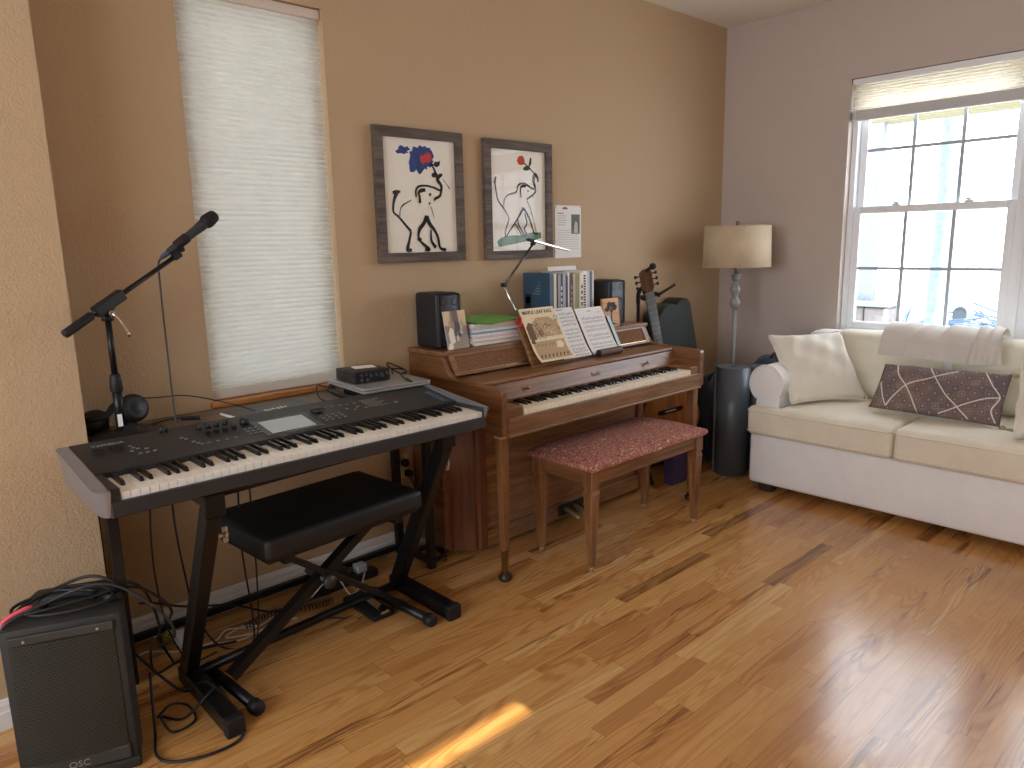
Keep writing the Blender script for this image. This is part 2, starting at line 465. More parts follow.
# window 1 : frame, glass, oak sill, cellular shade
w1 = MB()
y0, y1 = WY+.09, WY+.145
for a,b in (((A0,y0,AZ0),(A0+.04,y1,AZ1)),((A1-.04,y0,AZ0),(A1,y1,AZ1)),((A0+.04,y0,AZ0),(A1-.04,y1,AZ0+.04)),((A0+.04,y0,AZ1-.04),(A1-.04,y1,AZ1))): w1.box(a,b,.004)
W1 = structure('window_1', w1, VINYL)
put('window_pane', MB().box((A0+.04,WY+.112,AZ0+.04),(A1-.04,WY+.118,AZ1-.04)), glassy('clear_glass'), W1)
structure('trim_1', MB().box((A0-.012,WY-.022,AZ0-.004),(A1+.012,WY+.088,AZ0+.018),.004), SILLW)
SHADE1 = shade_mat('white_cellular_fabric', (216,214,207), .34)
t = thing('cellular_shade', (1.3,WY+.03,2.3), 'tall closed white honeycomb shade glowing behind the keyboard', 'window blind')
b = MB(); pts = []
npl = 74; zt, zb = 2.325, .895
for i in range(npl*4+1):
    z = zt+(zb-zt)*i/(npl*4); ph = (i%4)/4
    pts.append((WY+.036-.0085*math.sin(PI*ph), z))
b.grid(lambda u,v: (A0+.006+(A1-A0-.014)*u, pts[round(v*npl*4)][0], pts[round(v*npl*4)][1]), 6, npl*4, smooth=False)
b.grid(lambda u,v: (A0+.006+(A1-A0-.014)*(1-u), 2*(WY+.042)-pts[round(v*npl*4)][0], pts[round(v*npl*4)][1]), 6, npl*4, smooth=True)
put('fabric', b, SHADE1, t)
put('bottom_rail', MB().box((A0+.005,WY+.022,.8545),(A1-.007,WY+.060,.897),.005), plain('shade_rail', (214,208,196), .5), t)
put('head_rail', MB().box((A0+.003,WY+.012,2.322),(A1-.004,WY+.062,2.357),.004), plain('shade_head_rail', (216,204,192), .5), t)

# window 2 : two double hung units, left one in view
def sash(parent, y0, y1, z0, z1, x, name):
    f = MB(); s = .042
    for a,b_ in (((x,y0,z0),(x+.035,y0+s,z1)),((x,y1-s,z0),(x+.035,y1,z1)),((x,y0+s,z0),(x+.035,y1-s,z0+s)),((x,y0+s,z1-s),(x+.035,y1-s,z1))): f.box(a,b_,.004)
    o = put(name, f, VINYL, parent)
    m = MB()
    for k in (1,2):
        yy = y0+s+(y1-y0-2*s)*k/3; m.box((x+.012,yy-.009,z0+s),(x+.022,yy+.009,z1-s))
    zz = (z0+z1)/2; m.box((x+.0125,y0+s,zz-.009),(x+.0215,y1-s,zz+.009))
    put('muntin_bars', m, plain('grey_muntin', (170,176,184), .5), o)
    put('glass_pane', MB().box((x+.0145,y0+s,z0+s),(x+.0195,y1-s,z1-s)), glassy('pane_glass'), o)
def unit(n, y0, y1):
    f = MB(); x0, x1 = WX+.058, WX+.15; s = .032
    for a,b_ in (((x0,y0,BZ0),(x1,y0+s,BZ1)),((x0,y1-s,BZ0),(x1,y1,BZ1)),((x0,y0+s,BZ0),(x1,y1-s,BZ0+s)),((x0,y0+s,BZ1-s),(x1,y1-s,BZ1))): f.box(a,b_,.004)
    W = structure('window_%d'%n, f, VINYL)
    zm = 1.578
    sash(W, y0+s, y1-s, BZ0+s, zm+.022, WX+.068, 'lower_sash')
    sash(W, y0+s, y1-s, zm-.022, BZ1-s, WX+.108, 'upper_sash')
    for k in (.27,.72):
        l = MB(); yy = y0+s+(y1-y0-2*s)*k
        l.box((WX+.074,yy-.022,zm+.022),(WX+.10,yy+.022,zm+.034),.004); l.cyl((WX+.088,yy,zm+.03),(WX+.088,yy,zm+.046),.012)
        l.box((WX+.064,yy-.004,zm+.036),(WX+.088,yy+.03,zm+.044),.002)
        put('sash_lock', l, VINYL, W)
    return W
unit(2, 1.05, B1)
unit(3, B0, .91)
tr = MB()
tr.box((WX+.045,.91,BZ0),(WX+.15,1.05,BZ1)); 
for yy in (.935,.985,1.03): tr.box((WX+.038,yy-.008,BZ0),(WX+.048,yy+.008,BZ1),.003)
structure('trim_2', tr, VINYL)
structure('trim_3', MB().box((WX-.02,B0-.02,BZ0-.022),(WX+.058,B1+.02,BZ0),.005), VINYL)
SHADE2 = shade_mat('cream_cellular_fabric', (236,229,214), .55)
t = thing('cellular_shade', (WX+.03,1.5,2.3), 'cream honeycomb shade raised to the top of the right hand window', 'window blind')
b = MB(); npl = 9; zt, zb = 2.298, 2.152
prof = [(WX+.034-.018*math.sin(PI*((i%4)/4)), zt+(zb-zt)*i/(npl*4)) for i in range(npl*4+1)]
b.grid(lambda u,v: (prof[round(v*npl*4)][0], B1-.012-(.94)*u, prof[round(v*npl*4)][1]), 4, npl*4, smooth=False)
put('fabric', b, SHADE2, t)
put('head_rail', MB().box((WX+.004,.99,2.298),(WX+.06,B1-.006,2.332),.004), VINYL, t)
put('bottom_rail', MB().box((WX+.012,1.0,2.095),(WX+.05,B1-.010,2.155),.004), plain('grey_rail', (196,196,194), .5), t)
cd = MB(); cd.tube([(WX+.008,B1-.03,2.30),(WX+.006,B1-.031,1.6),(WX+.008,B1-.03,.93)], .0016, 6)
put('pull_cord', cd, VINYL, t)

# wall outlet behind the bench
t = thing('wall_outlet', (1.866,WY,.40), 'cream duplex outlet on the wall left of the piano', 'outlet')
put('cover_plate', MB().box((1.83,WY-.006,.345),(1.90,WY,.46),.003), plain('outlet_cream', (224,214,190), .4), t)
for z in (.38,.425):
    put('socket', MB().cyl((1.866,WY-.005,z),(1.866,WY-.010,z),.017), plain('outlet_face', (214,204,180), .4), t)
b = MB(); b.box((1.873,WY-.045,.355),(1.905,WY-.012,.385),.006); b.ball((1.868,WY-.035,.428),.02)
b.tube([(1.89,WY-.04,.36),(1.90,WY-.06,.28),(1.87,WY-.07,.16),(1.80,WY-.10,.05),(1.76,WY-.16,.014)], .0045)
tag(put('power_plug', b, RUBBER), 'black plugs with cord hanging from the cream wall outlet', 'plug')

# ------------------------------------------------------------------ outside the right window
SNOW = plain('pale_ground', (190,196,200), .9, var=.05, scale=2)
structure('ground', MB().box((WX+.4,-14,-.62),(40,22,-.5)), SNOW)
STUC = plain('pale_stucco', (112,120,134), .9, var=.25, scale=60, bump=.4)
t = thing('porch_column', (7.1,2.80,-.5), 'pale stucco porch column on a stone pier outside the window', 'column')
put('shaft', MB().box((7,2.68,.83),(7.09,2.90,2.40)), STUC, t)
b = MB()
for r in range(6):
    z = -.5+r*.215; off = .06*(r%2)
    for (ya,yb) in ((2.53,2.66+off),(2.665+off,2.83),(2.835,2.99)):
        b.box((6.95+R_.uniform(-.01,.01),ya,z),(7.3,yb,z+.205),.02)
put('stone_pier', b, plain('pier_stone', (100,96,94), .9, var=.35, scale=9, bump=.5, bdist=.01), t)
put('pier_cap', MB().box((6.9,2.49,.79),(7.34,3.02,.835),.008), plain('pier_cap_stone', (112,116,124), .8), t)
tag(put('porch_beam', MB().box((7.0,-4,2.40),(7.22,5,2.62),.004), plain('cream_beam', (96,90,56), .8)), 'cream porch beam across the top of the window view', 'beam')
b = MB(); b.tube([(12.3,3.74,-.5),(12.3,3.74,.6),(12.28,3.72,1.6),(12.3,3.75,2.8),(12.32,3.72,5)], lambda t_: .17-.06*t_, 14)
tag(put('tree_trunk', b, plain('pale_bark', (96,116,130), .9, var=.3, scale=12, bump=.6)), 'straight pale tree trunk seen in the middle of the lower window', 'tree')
t = thing('mailbox', (16,4.38,-.5), 'small grey mailbox on a post outside the lower right panes', 'mailbox')
b = MB(); pr = [(-.12,0),(.12,0),(.12,.14)]+[(.12*math.cos(PI*k/8),.14+.12*math.sin(PI*k/8)) for k in range(1,8)]+[(-.12,.14)]
b.prism([(4.38+p[0],-.2+p[1]) for p in pr], 'x', 15.7, 16.2); put('box', b, plain('mailbox_grey', (44,54,58), .5), t)
put('post', MB().box((15.9,4.33,-.5),(16,4.43,-.2)), plain('post_wood', (130,110,90), .8), t)
BR = plain('shadow_blue_twigs', (60,80,104), .9)  # bluish twigs added in place of branch shadows on the pale ground
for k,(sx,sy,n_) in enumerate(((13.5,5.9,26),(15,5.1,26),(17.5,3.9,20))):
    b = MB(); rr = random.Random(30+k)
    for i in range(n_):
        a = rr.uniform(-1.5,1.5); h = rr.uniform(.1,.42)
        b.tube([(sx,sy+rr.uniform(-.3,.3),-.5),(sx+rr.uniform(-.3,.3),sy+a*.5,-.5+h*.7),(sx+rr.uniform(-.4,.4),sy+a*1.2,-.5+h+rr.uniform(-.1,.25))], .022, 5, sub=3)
    tag(put('shadow_streak_twigs', b, BR), ('low twigs standing in for branch shadows outside, by the stone pier','low twigs standing in for branch shadows outside, left of the tree trunk','low twigs standing in for branch shadows outside, right of the mailbox')[k], 'shrub')
#PART2
# ------------------------------------------------------------------ console table in the niche
t = thing('console_table', (1.19,2.62,0), 'narrow grey-brown console table on black legs between the near wall and piano', 'table')
put('tabletop', MB().box((.545,2.435,.803),(1.845,2.785,.83),.003), TABW, t)
for (x,y) in ((.548,2.50),(1.795,2.50),(.548,2.745),(1.795,2.745)):
    put('leg', MB().box((x,y,0),(x+.032,y+.032,.803),.002), BLACKM, t)
for x in (.548,1.795):
    put('side_bar', MB().box((x+.003,2.532,.02),(x+.029,2.745,.045),.002), BLACKM, t)
put('rear_bar', MB().box((.58,2.75,.02),(1.795,2.775,.046),.002), BLACKM, t)
put('apron', MB().box((.58,2.505,.775),(1.795,2.525,.803),.002), BLACKM, t)

# ------------------------------------------------------------------ keyboard workstation
X0, X1 = .417, 1.742
t = thing('stage_keyboard', (1.09,2.19,.75), 'long black stage keyboard with 88 keys on a folding stand', 'keyboard')
KX0, KX1 = .478, 1.703; KW = (KX1-KX0)/52
def panel_z(y): return .838+(y-2.165)*.155
prof = [(1.988,.765),(2.005,.757),(2.36,.757),(2.398,.80),(2.398,panel_z(2.398)),(2.165,panel_z(2.165)),(2.165,.797),(2.008,.796),(2.003,.802),(1.990,.802)]
put('body', MB().prism(prof,'x',X0+.034,X1-.034), CHAR, t, smooth_angle=30)
put('key_block', MB().box((X0+.034,2.0,.797),(KX0-.002,2.166,.836),.002), CHAR, t)
put('key_block', MB().box((KX1+.001,2.0,.797),(X1-.034,2.166,.836),.002), CHAR, t)
GUN = plain('gunmetal_end', (140,141,146), .3, .45)
for (xa,xb,side) in ((X0,X0+.034,-1),(X1-.034,X1,1)):
    # plan outline with a rounded front corner, narrowing to the bottom
    b = MB(); pts = []
    rr = .05
    xo, xi = (xa,xb) if side < 0 else (xb,xa)
    sg = 1 if side < 0 else -1
    plan = [(xi,1.985)]
    for k in range(7):
        a = PI/2*k/6
        plan.append((xo+sg*(.033-.033*math.sin(a)), 1.985+rr*(1-math.cos(a))))
    plan += [(xo,2.40),(xi,2.40)]
    def ztop(y): return .836 if y < 2.10 else .836+(y-2.10)*.13
    n = len(plan); vt = []; vb = []
    for (x,y) in plan:
        yb = 1.985+.03+(y-1.985)*.92; xbm = xi+(x-xi)*.55
        vt.append(b.bm.verts.new((x,y,ztop(y)))); vb.append(b.bm.verts.new((xbm,yb,.757)))
    b.bm.faces.new(vt); b.bm.faces.new(vb[::-1])
    for i in range(n): b.bm.faces.new([vt[i],vb[i],vb[(i+1)%n],vt[(i+1)%n]])
    bmesh.ops.recalc_face_normals(b.bm, faces=b.bm.faces[:])
    bmesh.ops.bevel(b.bm, geom=[e for e in b.bm.edges if all(v.co.z > .8 for v in e.verts)], offset=.004, segments=2, affect='EDGES')
    put('end_cap', b, GUN, t, smooth_angle=40)
BLK = [1 if (i%7) in (0,2,3,5,6) else 0 for i in range(51)]   # after A, C, D, F, G
wk = put('white_key', MB().box((KX0+.0006,2.004,.800),(KX0+KW-.0006,2.166,.821),.0015), KEYW, t)
copies(wk, 'white_key', t, [(KW*i,0,0) for i in range(1,52)])
b = MB(); kx = KX0+KW
b.hexa([(kx-.0058,2.062,.818),(kx+.0058,2.062,.818),(kx+.0058,2.166,.818),(kx-.0058,2.166,.818),(kx-.0045,2.074,.833),(kx+.0045,2.074,.833),(kx+.0045,2.166,.834),(kx-.0045,2.166,.834)], .001)
bk = put('black_key', b, KEYB, t)
copies(bk, 'black_key', t, [(KW*i,0,0) for i in range(1,51) if BLK[i]])
def on_panel(x,y,dz=0): return V((x,y,panel_z(y)+dz))
PM = basis((0,0,0),(1,0,0),(0,1,.155))
def panel_m(x,y,dz=0.0003,rot=0): return Matrix.Translation(on_panel(x,y,dz)) @ PM @ Matrix.Rotation(rot,4,'Z')
SCR = plain('screen_grey', (178,186,190), .25)
b = MB(); b.box((-.10,-.072,0),(.10,.072,.0008),0,m=panel_m(1.062,2.255)); put('screen_bezel', b, plain('gloss_black', (16,16,17), .25), t)
b = MB(); b.box((-.078,-.055,.0008),(.078,.055,.0014),0,m=panel_m(1.062,2.255)); put('screen', b, SCR, t)
for x in (.503,.551):
    b = MB(); b.prism([(-.026+.052*k/10, .014*math.sin(PI*k/10)) for k in range(11)],'x',-.010,.010,m=panel_m(x,2.305)); put('wheel', b, plain('wheel_black', (12,12,13), .55), t)
for k in range(4):
    x = .812+k*.028; b = MB(); b.box((-.003,-.035,.0),(.003,.035,.001),m=panel_m(x,2.285)); b.box((-.008,-.006,.001),(.008,.006,.014),.002,m=panel_m(x,2.292)); put('slider', b, BLACK, t)
    b = MB(); m = panel_m(x-.006,2.345); b.lathe([(.009,0),(.008,.014),(.0,.0145)],(m.translation),(0,-.155,1),14); put('knob', b, BLACK, t)
b = MB(); m = panel_m(.945,2.322); b.lathe([(.015,0),(.013,.018),(0,.019)],m.translation,(0,-.155,1),18); put('knob', b, BLACK, t)
b = MB(); m = panel_m(1.20,2.31); b.lathe([(.022,0),(.02,.012),(0,.013)],m.translation,(0,-.155,1),22); put('data_dial', b, BLACK, t)
BTN = plain('button_grey', (120,120,122), .5)
bt = []
for k in range(3): bt += [(.585+.02*k,2.272+.012*(k%2)),(.60+.02*k,2.245)]
bt += [(.592,2.312),(.596,2.296)]
for k in range(4): bt += [(.79+.028*k,2.225)]
bt += [(.735,2.30),(.745,2.285),(.755,2.255),(.762,2.238),(.77,2.225)]
for r in range(3):
    for c in range(3): bt.append((.925+.017*c,2.275-.022*r))
for r in range(3):
    for c in range(4): bt.append((1.188+.024*c,2.262-.022*r))
for k in range(5): bt.append((1.245+.028*k,2.335-.004*k))
for k in range(4): bt.append((1.305+.022*k,2.285-.022*(k%2)))
b = MB(); b.box((-.0055,-.0035,0),(.0055,.0035,.003),.001,m=panel_m(bt[0][0],bt[0][1])); b0 = put('button', b, BTN, t)
copies(b0, 'button', t, [on_panel(x,y)-on_panel(*bt[0]) for x,y in bt[1:]])
lg = plain('legend_grey', (150,150,152), .6); lb = plain('legend_blue', (86,124,168), .5)
b = MB(); text_into(b, 'YAMAHA', panel_m(.500,2.352), .021, 0); put('maker_lettering', b, lg, t)
b = MB(); text_into(b, 'MODX8', panel_m(1.685,2.185,rot=PI/2), .034, 0); put('model_lettering', b, lb, t)
b = MB()
for r in range(7): b.box((-.045+.004*(r%2),.0,0),(.04-.012*(r%3),.003,.0004),m=panel_m(1.43,2.335-.012*r))
b.box((.055,-.004,0),(.068,.012,.0004),m=panel_m(1.44,2.26))
put('printed_list', b, lg, t)
b = MB()
for x in (.7,.715): 
    m = panel_m(x,2.375); b.lathe([(.005,0),(.004,.016),(0,.0165)],m.translation,(0,-.155,1),10)
put('rear_knobs', b, BLACK, t)

# stand of the keyboard
t = thing('keyboard_stand', (1.11,2.2,0), 'black folding metal stand carrying the long stage keyboard', 'stand')
for x,yo in ((.705,0),(1.597,.075)):
    b = MB(); b.beam((x,2.385+yo,.045),(x,2.03+yo,.70),.042,.06,(0,1,.5),.004); put('leg', b, BLACKM, t)
    b = MB(); b.box((x-.026,2.005+yo,.002),(x+.026,2.42+yo,.058),.006); put('foot', b, BLACKM, t)
    b = MB(); b.box((x-.03,1.998+yo,.0),(x+.03,2.03+yo,.062),.008); put('foot_cap', b, RUBBER, t)
    b = MB(); b.beam((x,2.005+yo,.735),(x,2.39+yo,.735),.036,.036); b.box((x-.026,2.0+yo,.69),(x+.035,2.035+yo,.757),.005); put('support_arm', b, BLACKM, t)
    b = MB(); b.cyl((x+.02,2.09+yo,.60),(x+.05,2.085+yo,.60),.008); b.ball((x+.055,2.085+yo,.60),.014,10,6,(.6,1,1)); b.box((x+.045,2.08+yo,.575),(x+.062,2.09+yo,.625),.003); put('locking_knob', b, SILVER, t)
put('crossbar', MB().cyl((.70,2.345,.05),(1.60,2.42,.05),.016), BLACKM, t)
put('crossbar', MB().cyl((.70,2.10,.725),(1.60,2.175,.725),.014), BLACKM, t)

# bench of the keyboard
t = thing('keyboard_bench', (1.22,2.3,0), 'black padded X-frame bench under the stage keyboard', 'bench')
def cushion(mb, x0,x1,y0,y1,z0,z1, crown=.015, r=.02, n=16):
    """soft rectangular pad"""
    def side(t): return t
    cx,cy = (x0+x1)/2,(y0+y1)/2; hx,hy,hz = (x1-x0)/2,(y1-y0)/2,(z1-z0)/2; cz = (z0+z1)/2
    bm = mb.bm; v0 = len(bm.verts); n0 = len(bm.faces)
    g = {}
    def P(i,j,k):
        u,v,w = (2*i/n-1),(2*j/n-1),(2*k/4-1)
        p = V((u*hx,v*hy,w*hz))
        inn = V((max(-hx+r,min(hx-r,p.x)),max(-hy+r,min(hy-r,p.y)),max(-hz+min(r,hz),min(hz-min(r,hz),p.z))))
        d = p-inn
        if d.length > 1e-6: p = inn + d.normalized()*min(r,max(abs(d.x),abs(d.y),abs(d.z)))
        e = (1-u*u)*(1-v*v)
        p.z += crown*math.sqrt(max(e,0))*(1 if w > 0 else (-.0 if w<0 else 0)) * abs(w)
        p.x += .25*crown*(1-abs(w))*(1-v*v)*u; p.y += .25*crown*(1-abs(w))*(1-u*u)*v
        return p+V((cx,cy,cz))
    def vert(i,j,k):
        if (i,j,k) not in g: g[(i,j,k)] = bm.verts.new(P(i,j,k))
        return g[(i,j,k)]
    for i in range(n):
        for j in range(n):
            bm.faces.new([vert(i,j,4),vert(i+1,j,4),vert(i+1,j+1,4),vert(i,j+1,4)]); bm.faces.new([vert(i,j,0),vert(i,j+1,0),vert(i+1,j+1,0),vert(i+1,j,0)])
    for k in range(4):
        for i in range(n):
            bm.faces.new([vert(i,0,k),vert(i+1,0,k),vert(i+1,0,k+1),vert(i,0,k+1)]); bm.faces.new([vert(i,n,k),vert(i,n,k+1),vert(i+1,n,k+1),vert(i+1,n,k)])
            bm.faces.new([vert(0,i,k),vert(0,i,k+1),vert(0,i+1,k+1),vert(0,i+1,k)]); bm.faces.new([vert(n,i,k),vert(n,i+1,k),vert(n,i+1,k+1),vert(n,i,k+1)])
    bm.faces.ensure_lookup_table()
    for f in bm.faces[n0:]: f.smooth = True; f.material_index = mb.mi
    return mb
VINB = plain('black_vinyl', (17,17,18), .55, bump=.15, scale=220)
Mb = Matrix.Translation((.885,2.10,0)) @ Matrix.Rotation(math.radians(4.2),4,'Z') @ Matrix.Translation((-.885,-2.10,0))
def bp(name, mb, mat, parent):
    for v in mb.bm.verts: v.co = Mb @ v.co
    return put(name, mb, mat, parent)
bp('seat_pad', cushion(MB(),.885,1.52,2.10,2.505,.460,.530,.006,.010,20), VINB, t)
b = MB(); b.box((.895,2.112,.448),(1.51,2.495,.460),.002)
for x in (.98,1.43): b.box((x-.02,2.13,.42),(x+.02,2.48,.448),.003)
bp('seat_base', b, BLACKM, t)
bp('brace', MB().beam((.80,2.25,.05),(1.41,2.25,.43),.034,.036,(0,1,0)), BLACKM, t)
for y in (2.212,2.288):
    bp('brace', MB().beam((1.49,y,.05),(.98,y,.43),.018,.034,(0,1,0)), BLACKM, t)
for x,y0,y1 in ((.79,2.05,2.40),(1.50,2.045,2.42)):
    f = bp('foot_bar', MB().cyl((x,y0+.02,.026),(x,y1-.02,.026),.018), BLACKM, t)
    for a,b_ in ((y0,y0+.04),(y1-.04,y1)):
        bp('rubber_cap', MB().lathe([(.0,0),(.022,.002),(.0245,.01),(.0245,.036),(.02,.04)],(x,a,.0255),(0,1,0),18), RUBBER, f)
b = MB(); b.cyl((1.155,2.20,.272),(1.155,2.33,.272),.012); b.lathe([(.0,0),(.019,.0),(.025,.016),(.024,.024),(0,.027)],(1.155,2.202,.272),(0,-1,0),20); bp('hub_knob', b, plain('hub_grey', (46,44,42), .5), t)

# small foot pedal on the floor and other low things
t = thing('foot_pedal', (1.41,2.40,0), 'small black sustain pedal on the floor under the bench', 'pedal', rz=.05)
put('base', MB().box((1.362,2.28,0),(1.452,2.52,.022),.006), RUBBER, t)
b = MB(); b.hexa([(1.387,2.27,.026),(1.427,2.27,.026),(1.425,2.40,.03),(1.389,2.40,.03),(1.387,2.27,.038),(1.427,2.27,.038),(1.425,2.40,.05),(1.389,2.40,.05)],.004); put('treadle', b, CHROME, t)

# ------------------------------------------------------------------ loudspeaker on the floor
fx = Vector((.252,-.098,0)).normalized(); fy = Vector((-fx.y,fx.x,0))
Mspk = basis((.325,2.132,0), fx, fy)
t = thing('powered_loudspeaker', None, 'black loudspeaker with perforated grille standing on the floor in front', 'loudspeaker', frame=Mspk)
def L(*p): return Mspk @ V(p)
b = MB(); hw = .142
pl = [(-hw,.0),(hw,.0),(hw,.10),(.10,.255),(-.10,.255),(-hw,.10)]
b.prism([(p[0],p[1]) for p in pl],'z',.006,.468,m=Mspk,bevel=.008)
b.box((-hw-.004,-.012,.0),(hw+.004,.03,.032),.006,m=Mspk)
put('cabinet', b, plain('cabinet_black', (40,40,38), .65, bump=.3, scale=500, var=.1), t, smooth_angle=35)
GR = perf_mat('perforated_grille', (52,52,46), (7,7,7))
b = MB(); n_ = 12
b.grid(lambda u,v: L(-.122+.244*u, -.003-.012*math.sin(PI*u)**.6, .075+.352*v), n_, 4)
for x in (-.122,.122): b.poly([L(x,-.003,.075),L(x,.004,.075),L(x,.004,.427),L(x,-.003,.427)])
put('grille', b, GR, t)
BAND = plain('band_dark', (52,52,48), .6)
put('grille_band', MB().box((-.122,-.012,.427),(.122,.002,.452),.003,m=Mspk), BAND, t)
put('badge_band', MB().box((-.126,-.010,.034),(.126,.002,.075),.004,m=Mspk), BAND, t)
for x in (-.085,.085): put('screw', MB().cyl(L(x,-.012,.438),L(x,-.0145,.438),.0035,seg=10), SILVER, t)
b = MB(); text_into(b, 'QSC', basis(L(.0,-.0125,.046), fx, (0,0,1)), .026, 0, align='CENTER'); put('maker_lettering', b, plain('badge_silver', (150,150,150), .4, .4), t)
b = MB(); b.tube([L(-.06,.12,.466),L(-.05,.12,.488),L(.05,.12,.488),L(.06,.12,.466)], .012, 8); put('handle', b, RUBBER, t)
b = MB(); b.cyl(L(.115,.10,.466),L(.115,.10,.49),.03,.026); put('corner_bumper', b, RUBBER, t)

def coil(c, rad, n, jit, seed, ry=None, zs=.012, phase=0):
    rr = random.Random(seed); out = []
    for k in range(n*8):
        a = phase+2*PI*k/8
        r = rad*(1+rr.uniform(-jit,jit)); r2 = (ry or rad)*(1+rr.uniform(-jit,jit))
        out.append((c[0]+math.cos(a)*r, c[1]+math.sin(a)*r2, c[2]+zs*(k/8)*.5+rr.uniform(0,zs)))
    return out
CAB = plain('black_cable', (20,20,21), .5); CABG = plain('dark_grey_cable', (52,53,56), .45); CABW = plain('white_cable', (212,208,200), .5)
b = MB()
b.tube([L(-.17,.06,.38),L(-.13,.05,.476),L(-.07,.11,.50),L(.0,.14,.508),L(.08,.13,.500),L(.12,.06,.49),L(.05,.03,.483),L(-.06,.04,.481),L(-.11,.09,.484),L(-.05,.15,.497),L(.04,.16,.520),L(.10,.13,.516),L(.12,.09,.50),L(.02,.06,.492),L(-.10,.05,.486),L(-.12,.10,.492),L(-.03,.13,.505),L(.08,.10,.498)], .0045)
tag(put('coiled_cable', b, CAB), 'black cable coiled loosely on top of the floor loudspeaker', 'cable')
b = MB()
b.tube([L(-.15,.02,.45),L(-.12,.03,.482),L(-.04,.07,.50),L(.06,.08,.525),L(.13,.09,.505),L(.20,.09,.44),L(.245,.12,.36),L(.25,.17,.28),L(.20,.22,.23)], .0042)
tag(put('microphone_lead', b, CABG), 'dark grey cable arching over the floor loudspeaker and down its right side', 'cable')
b = MB(); b.tube([L(-.155,.045,.43),L(-.135,.045,.478),L(-.09,.06,.496),L(-.075,.07,.494)], .0065); tag(put('cable_tie', b, plain('pink_tape', (226,90,104), .6)), 'pink tape wrapped on the cable at the speaker top', 'tape')

def floor_cable(name, pts, r, mat, label, cat='cable', sub=8):
    b = MB(); b.tube(pts, r, 7, sub=sub); return tag(put(name, b, mat), label, cat)
floor_cable('floor_cable', [(.53,2.29,.22),(.60,2.33,.10),(.66,2.30,.03),(.71,2.22,.075),(.74,2.08,.008),(.71,1.98,.007),(.62,1.97,.007),(.53,2.01,.007),(.50,2.07,.010),(.53,2.18,.02),(.56,2.28,.15)], .0045, CAB, 'black cord making a big loop on the floor right of the loudspeaker')
floor_cable('floor_cable', [(.55,2.22,.03),(.59,2.21,.06),(.65,2.25,.008),(.64,2.16,.008),(.57,2.15,.008),(.55,2.20,.05)], .004, CAB, 'short black cord loop beside the base of the floor loudspeaker')
floor_cable('floor_cable', [(.60,2.46,.30),(.68,2.60,.22),(.80,2.66,.14),(.98,2.68,.07),(1.12,2.62,.012),(1.28,2.60,.02),(1.44,2.62,.03)], .0045, CAB, 'black cord running low along the wall under the console table')
floor_cable('hanging_cable', [(.665,2.41,.76),(.66,2.47,.5),(.67,2.50,.3),(.70,2.52,.12),(.75,2.50,.010),(.84,2.50,.008)], .003, CAB, 'black cable hanging beside the left stand leg')
floor_cable('hanging_cable', [(.725,2.41,.77),(.735,2.46,.55),(.76,2.50,.35),(.79,2.52,.16),(.86,2.51,.015),(.95,2.46,.008),(.98,2.50,.10),(.96,2.49,.4),(.95,2.42,.77)], .0035, CAB, 'black cable looping from the keyboard down to the floor and back up')
floor_cable('hanging_cable', [(.985,2.42,.77),(1.0,2.47,.5),(1.01,2.50,.25),(.98,2.47,.03),(.90,2.43,.008),(.83,2.46,.008)], .003, CAB, 'thin black cable hanging behind the bench at its left end')
floor_cable('thin_cable', [(.60,2.62,.03),(.66,2.67,.012),(.75,2.60,.006),(.86,2.58,.006),(.93,2.63,.006),(1.02,2.57,.006),(1.10,2.60,.006)], .003, CABW, 'thin white cable lying on the floor below the console table')
floor_cable('thin_cable', [(.86,2.56,.006),(.95,2.52,.006),(1.02,2.55,.012),(.98,2.60,.012),(.90,2.57,.01),(1.0,2.52,.012),(1.09,2.56,.008),(1.16,2.52,.006)], .003, CABW, 'white cable tangled in small loops on the floor behind the bench')
floor_cable('thin_cable', [(1.27,2.62,.01),(1.32,2.58,.08),(1.36,2.55,.10),(1.40,2.52,.02),(1.47,2.55,.03),(1.52,2.60,.05)], .003, CABW, 'white cable arching off the floor near the right stand leg')
pts = []
for k in range(120):
    s_ = k/119; a = k*1.35
    c = V((.98+.34*s_, 2.58-.02*s_+.03*math.sin(s_*5), .018)); pts.append((c.x+.004*math.cos(a), c.y+.014*math.cos(a), c.z+.013*math.sin(a)))
floor_cable('curly_cable', pts, .0022, CAB, 'black curly cable lying on the floor behind the bench', sub=2)
floor_cable('cable_pile', coil((1.88,2.60,.008),.06,4,.3,5,.075,.010), .004, CAB, 'small pile of black cable on the floor against the piano side')
floor_cable('thin_cable', [(1.10,2.42,.006),(1.18,2.45,.006),(1.24,2.44,.006),(1.30,2.38,.006)], .003, CAB, 'short black cable end on the floor just behind the bench brace')
floor_cable('floor_cable', [L(.12,.10,.50),L(.19,.14,.46),L(.25,.18,.36),(.62,2.36,.22),(.66,2.40,.10),(.70,2.50,.03),(.80,2.56,.008),(.92,2.52,.008)], .0042, CAB, 'thick black cable falling from the loudspeaker top towards the left stand foot')
floor_cable('floor_cable', [L(.11,.16,.50),L(.18,.19,.44),L(.21,.20,.30),(.60,2.40,.16),(.62,2.44,.05),(.70,2.40,.075),(.76,2.28,.010),(.70,2.17,.075),(.62,2.19,.010),(.57,2.25,.008)], .0042, CAB, 'black cable dropping behind the loudspeaker and curling beside the left stand foot')
t = thing('power_adapter', (.775,2.66,0), 'white power adapter lying on floor behind left stand leg', 'adapter')
put('case', MB().box((.755,2.625,0),(.80,2.70,.042),.006), plain('adapter_white', (225,222,214), .4), t)
put('prong', MB().box((.765,2.70,.012),(.79,2.715,.03),.001), SILVER, t)
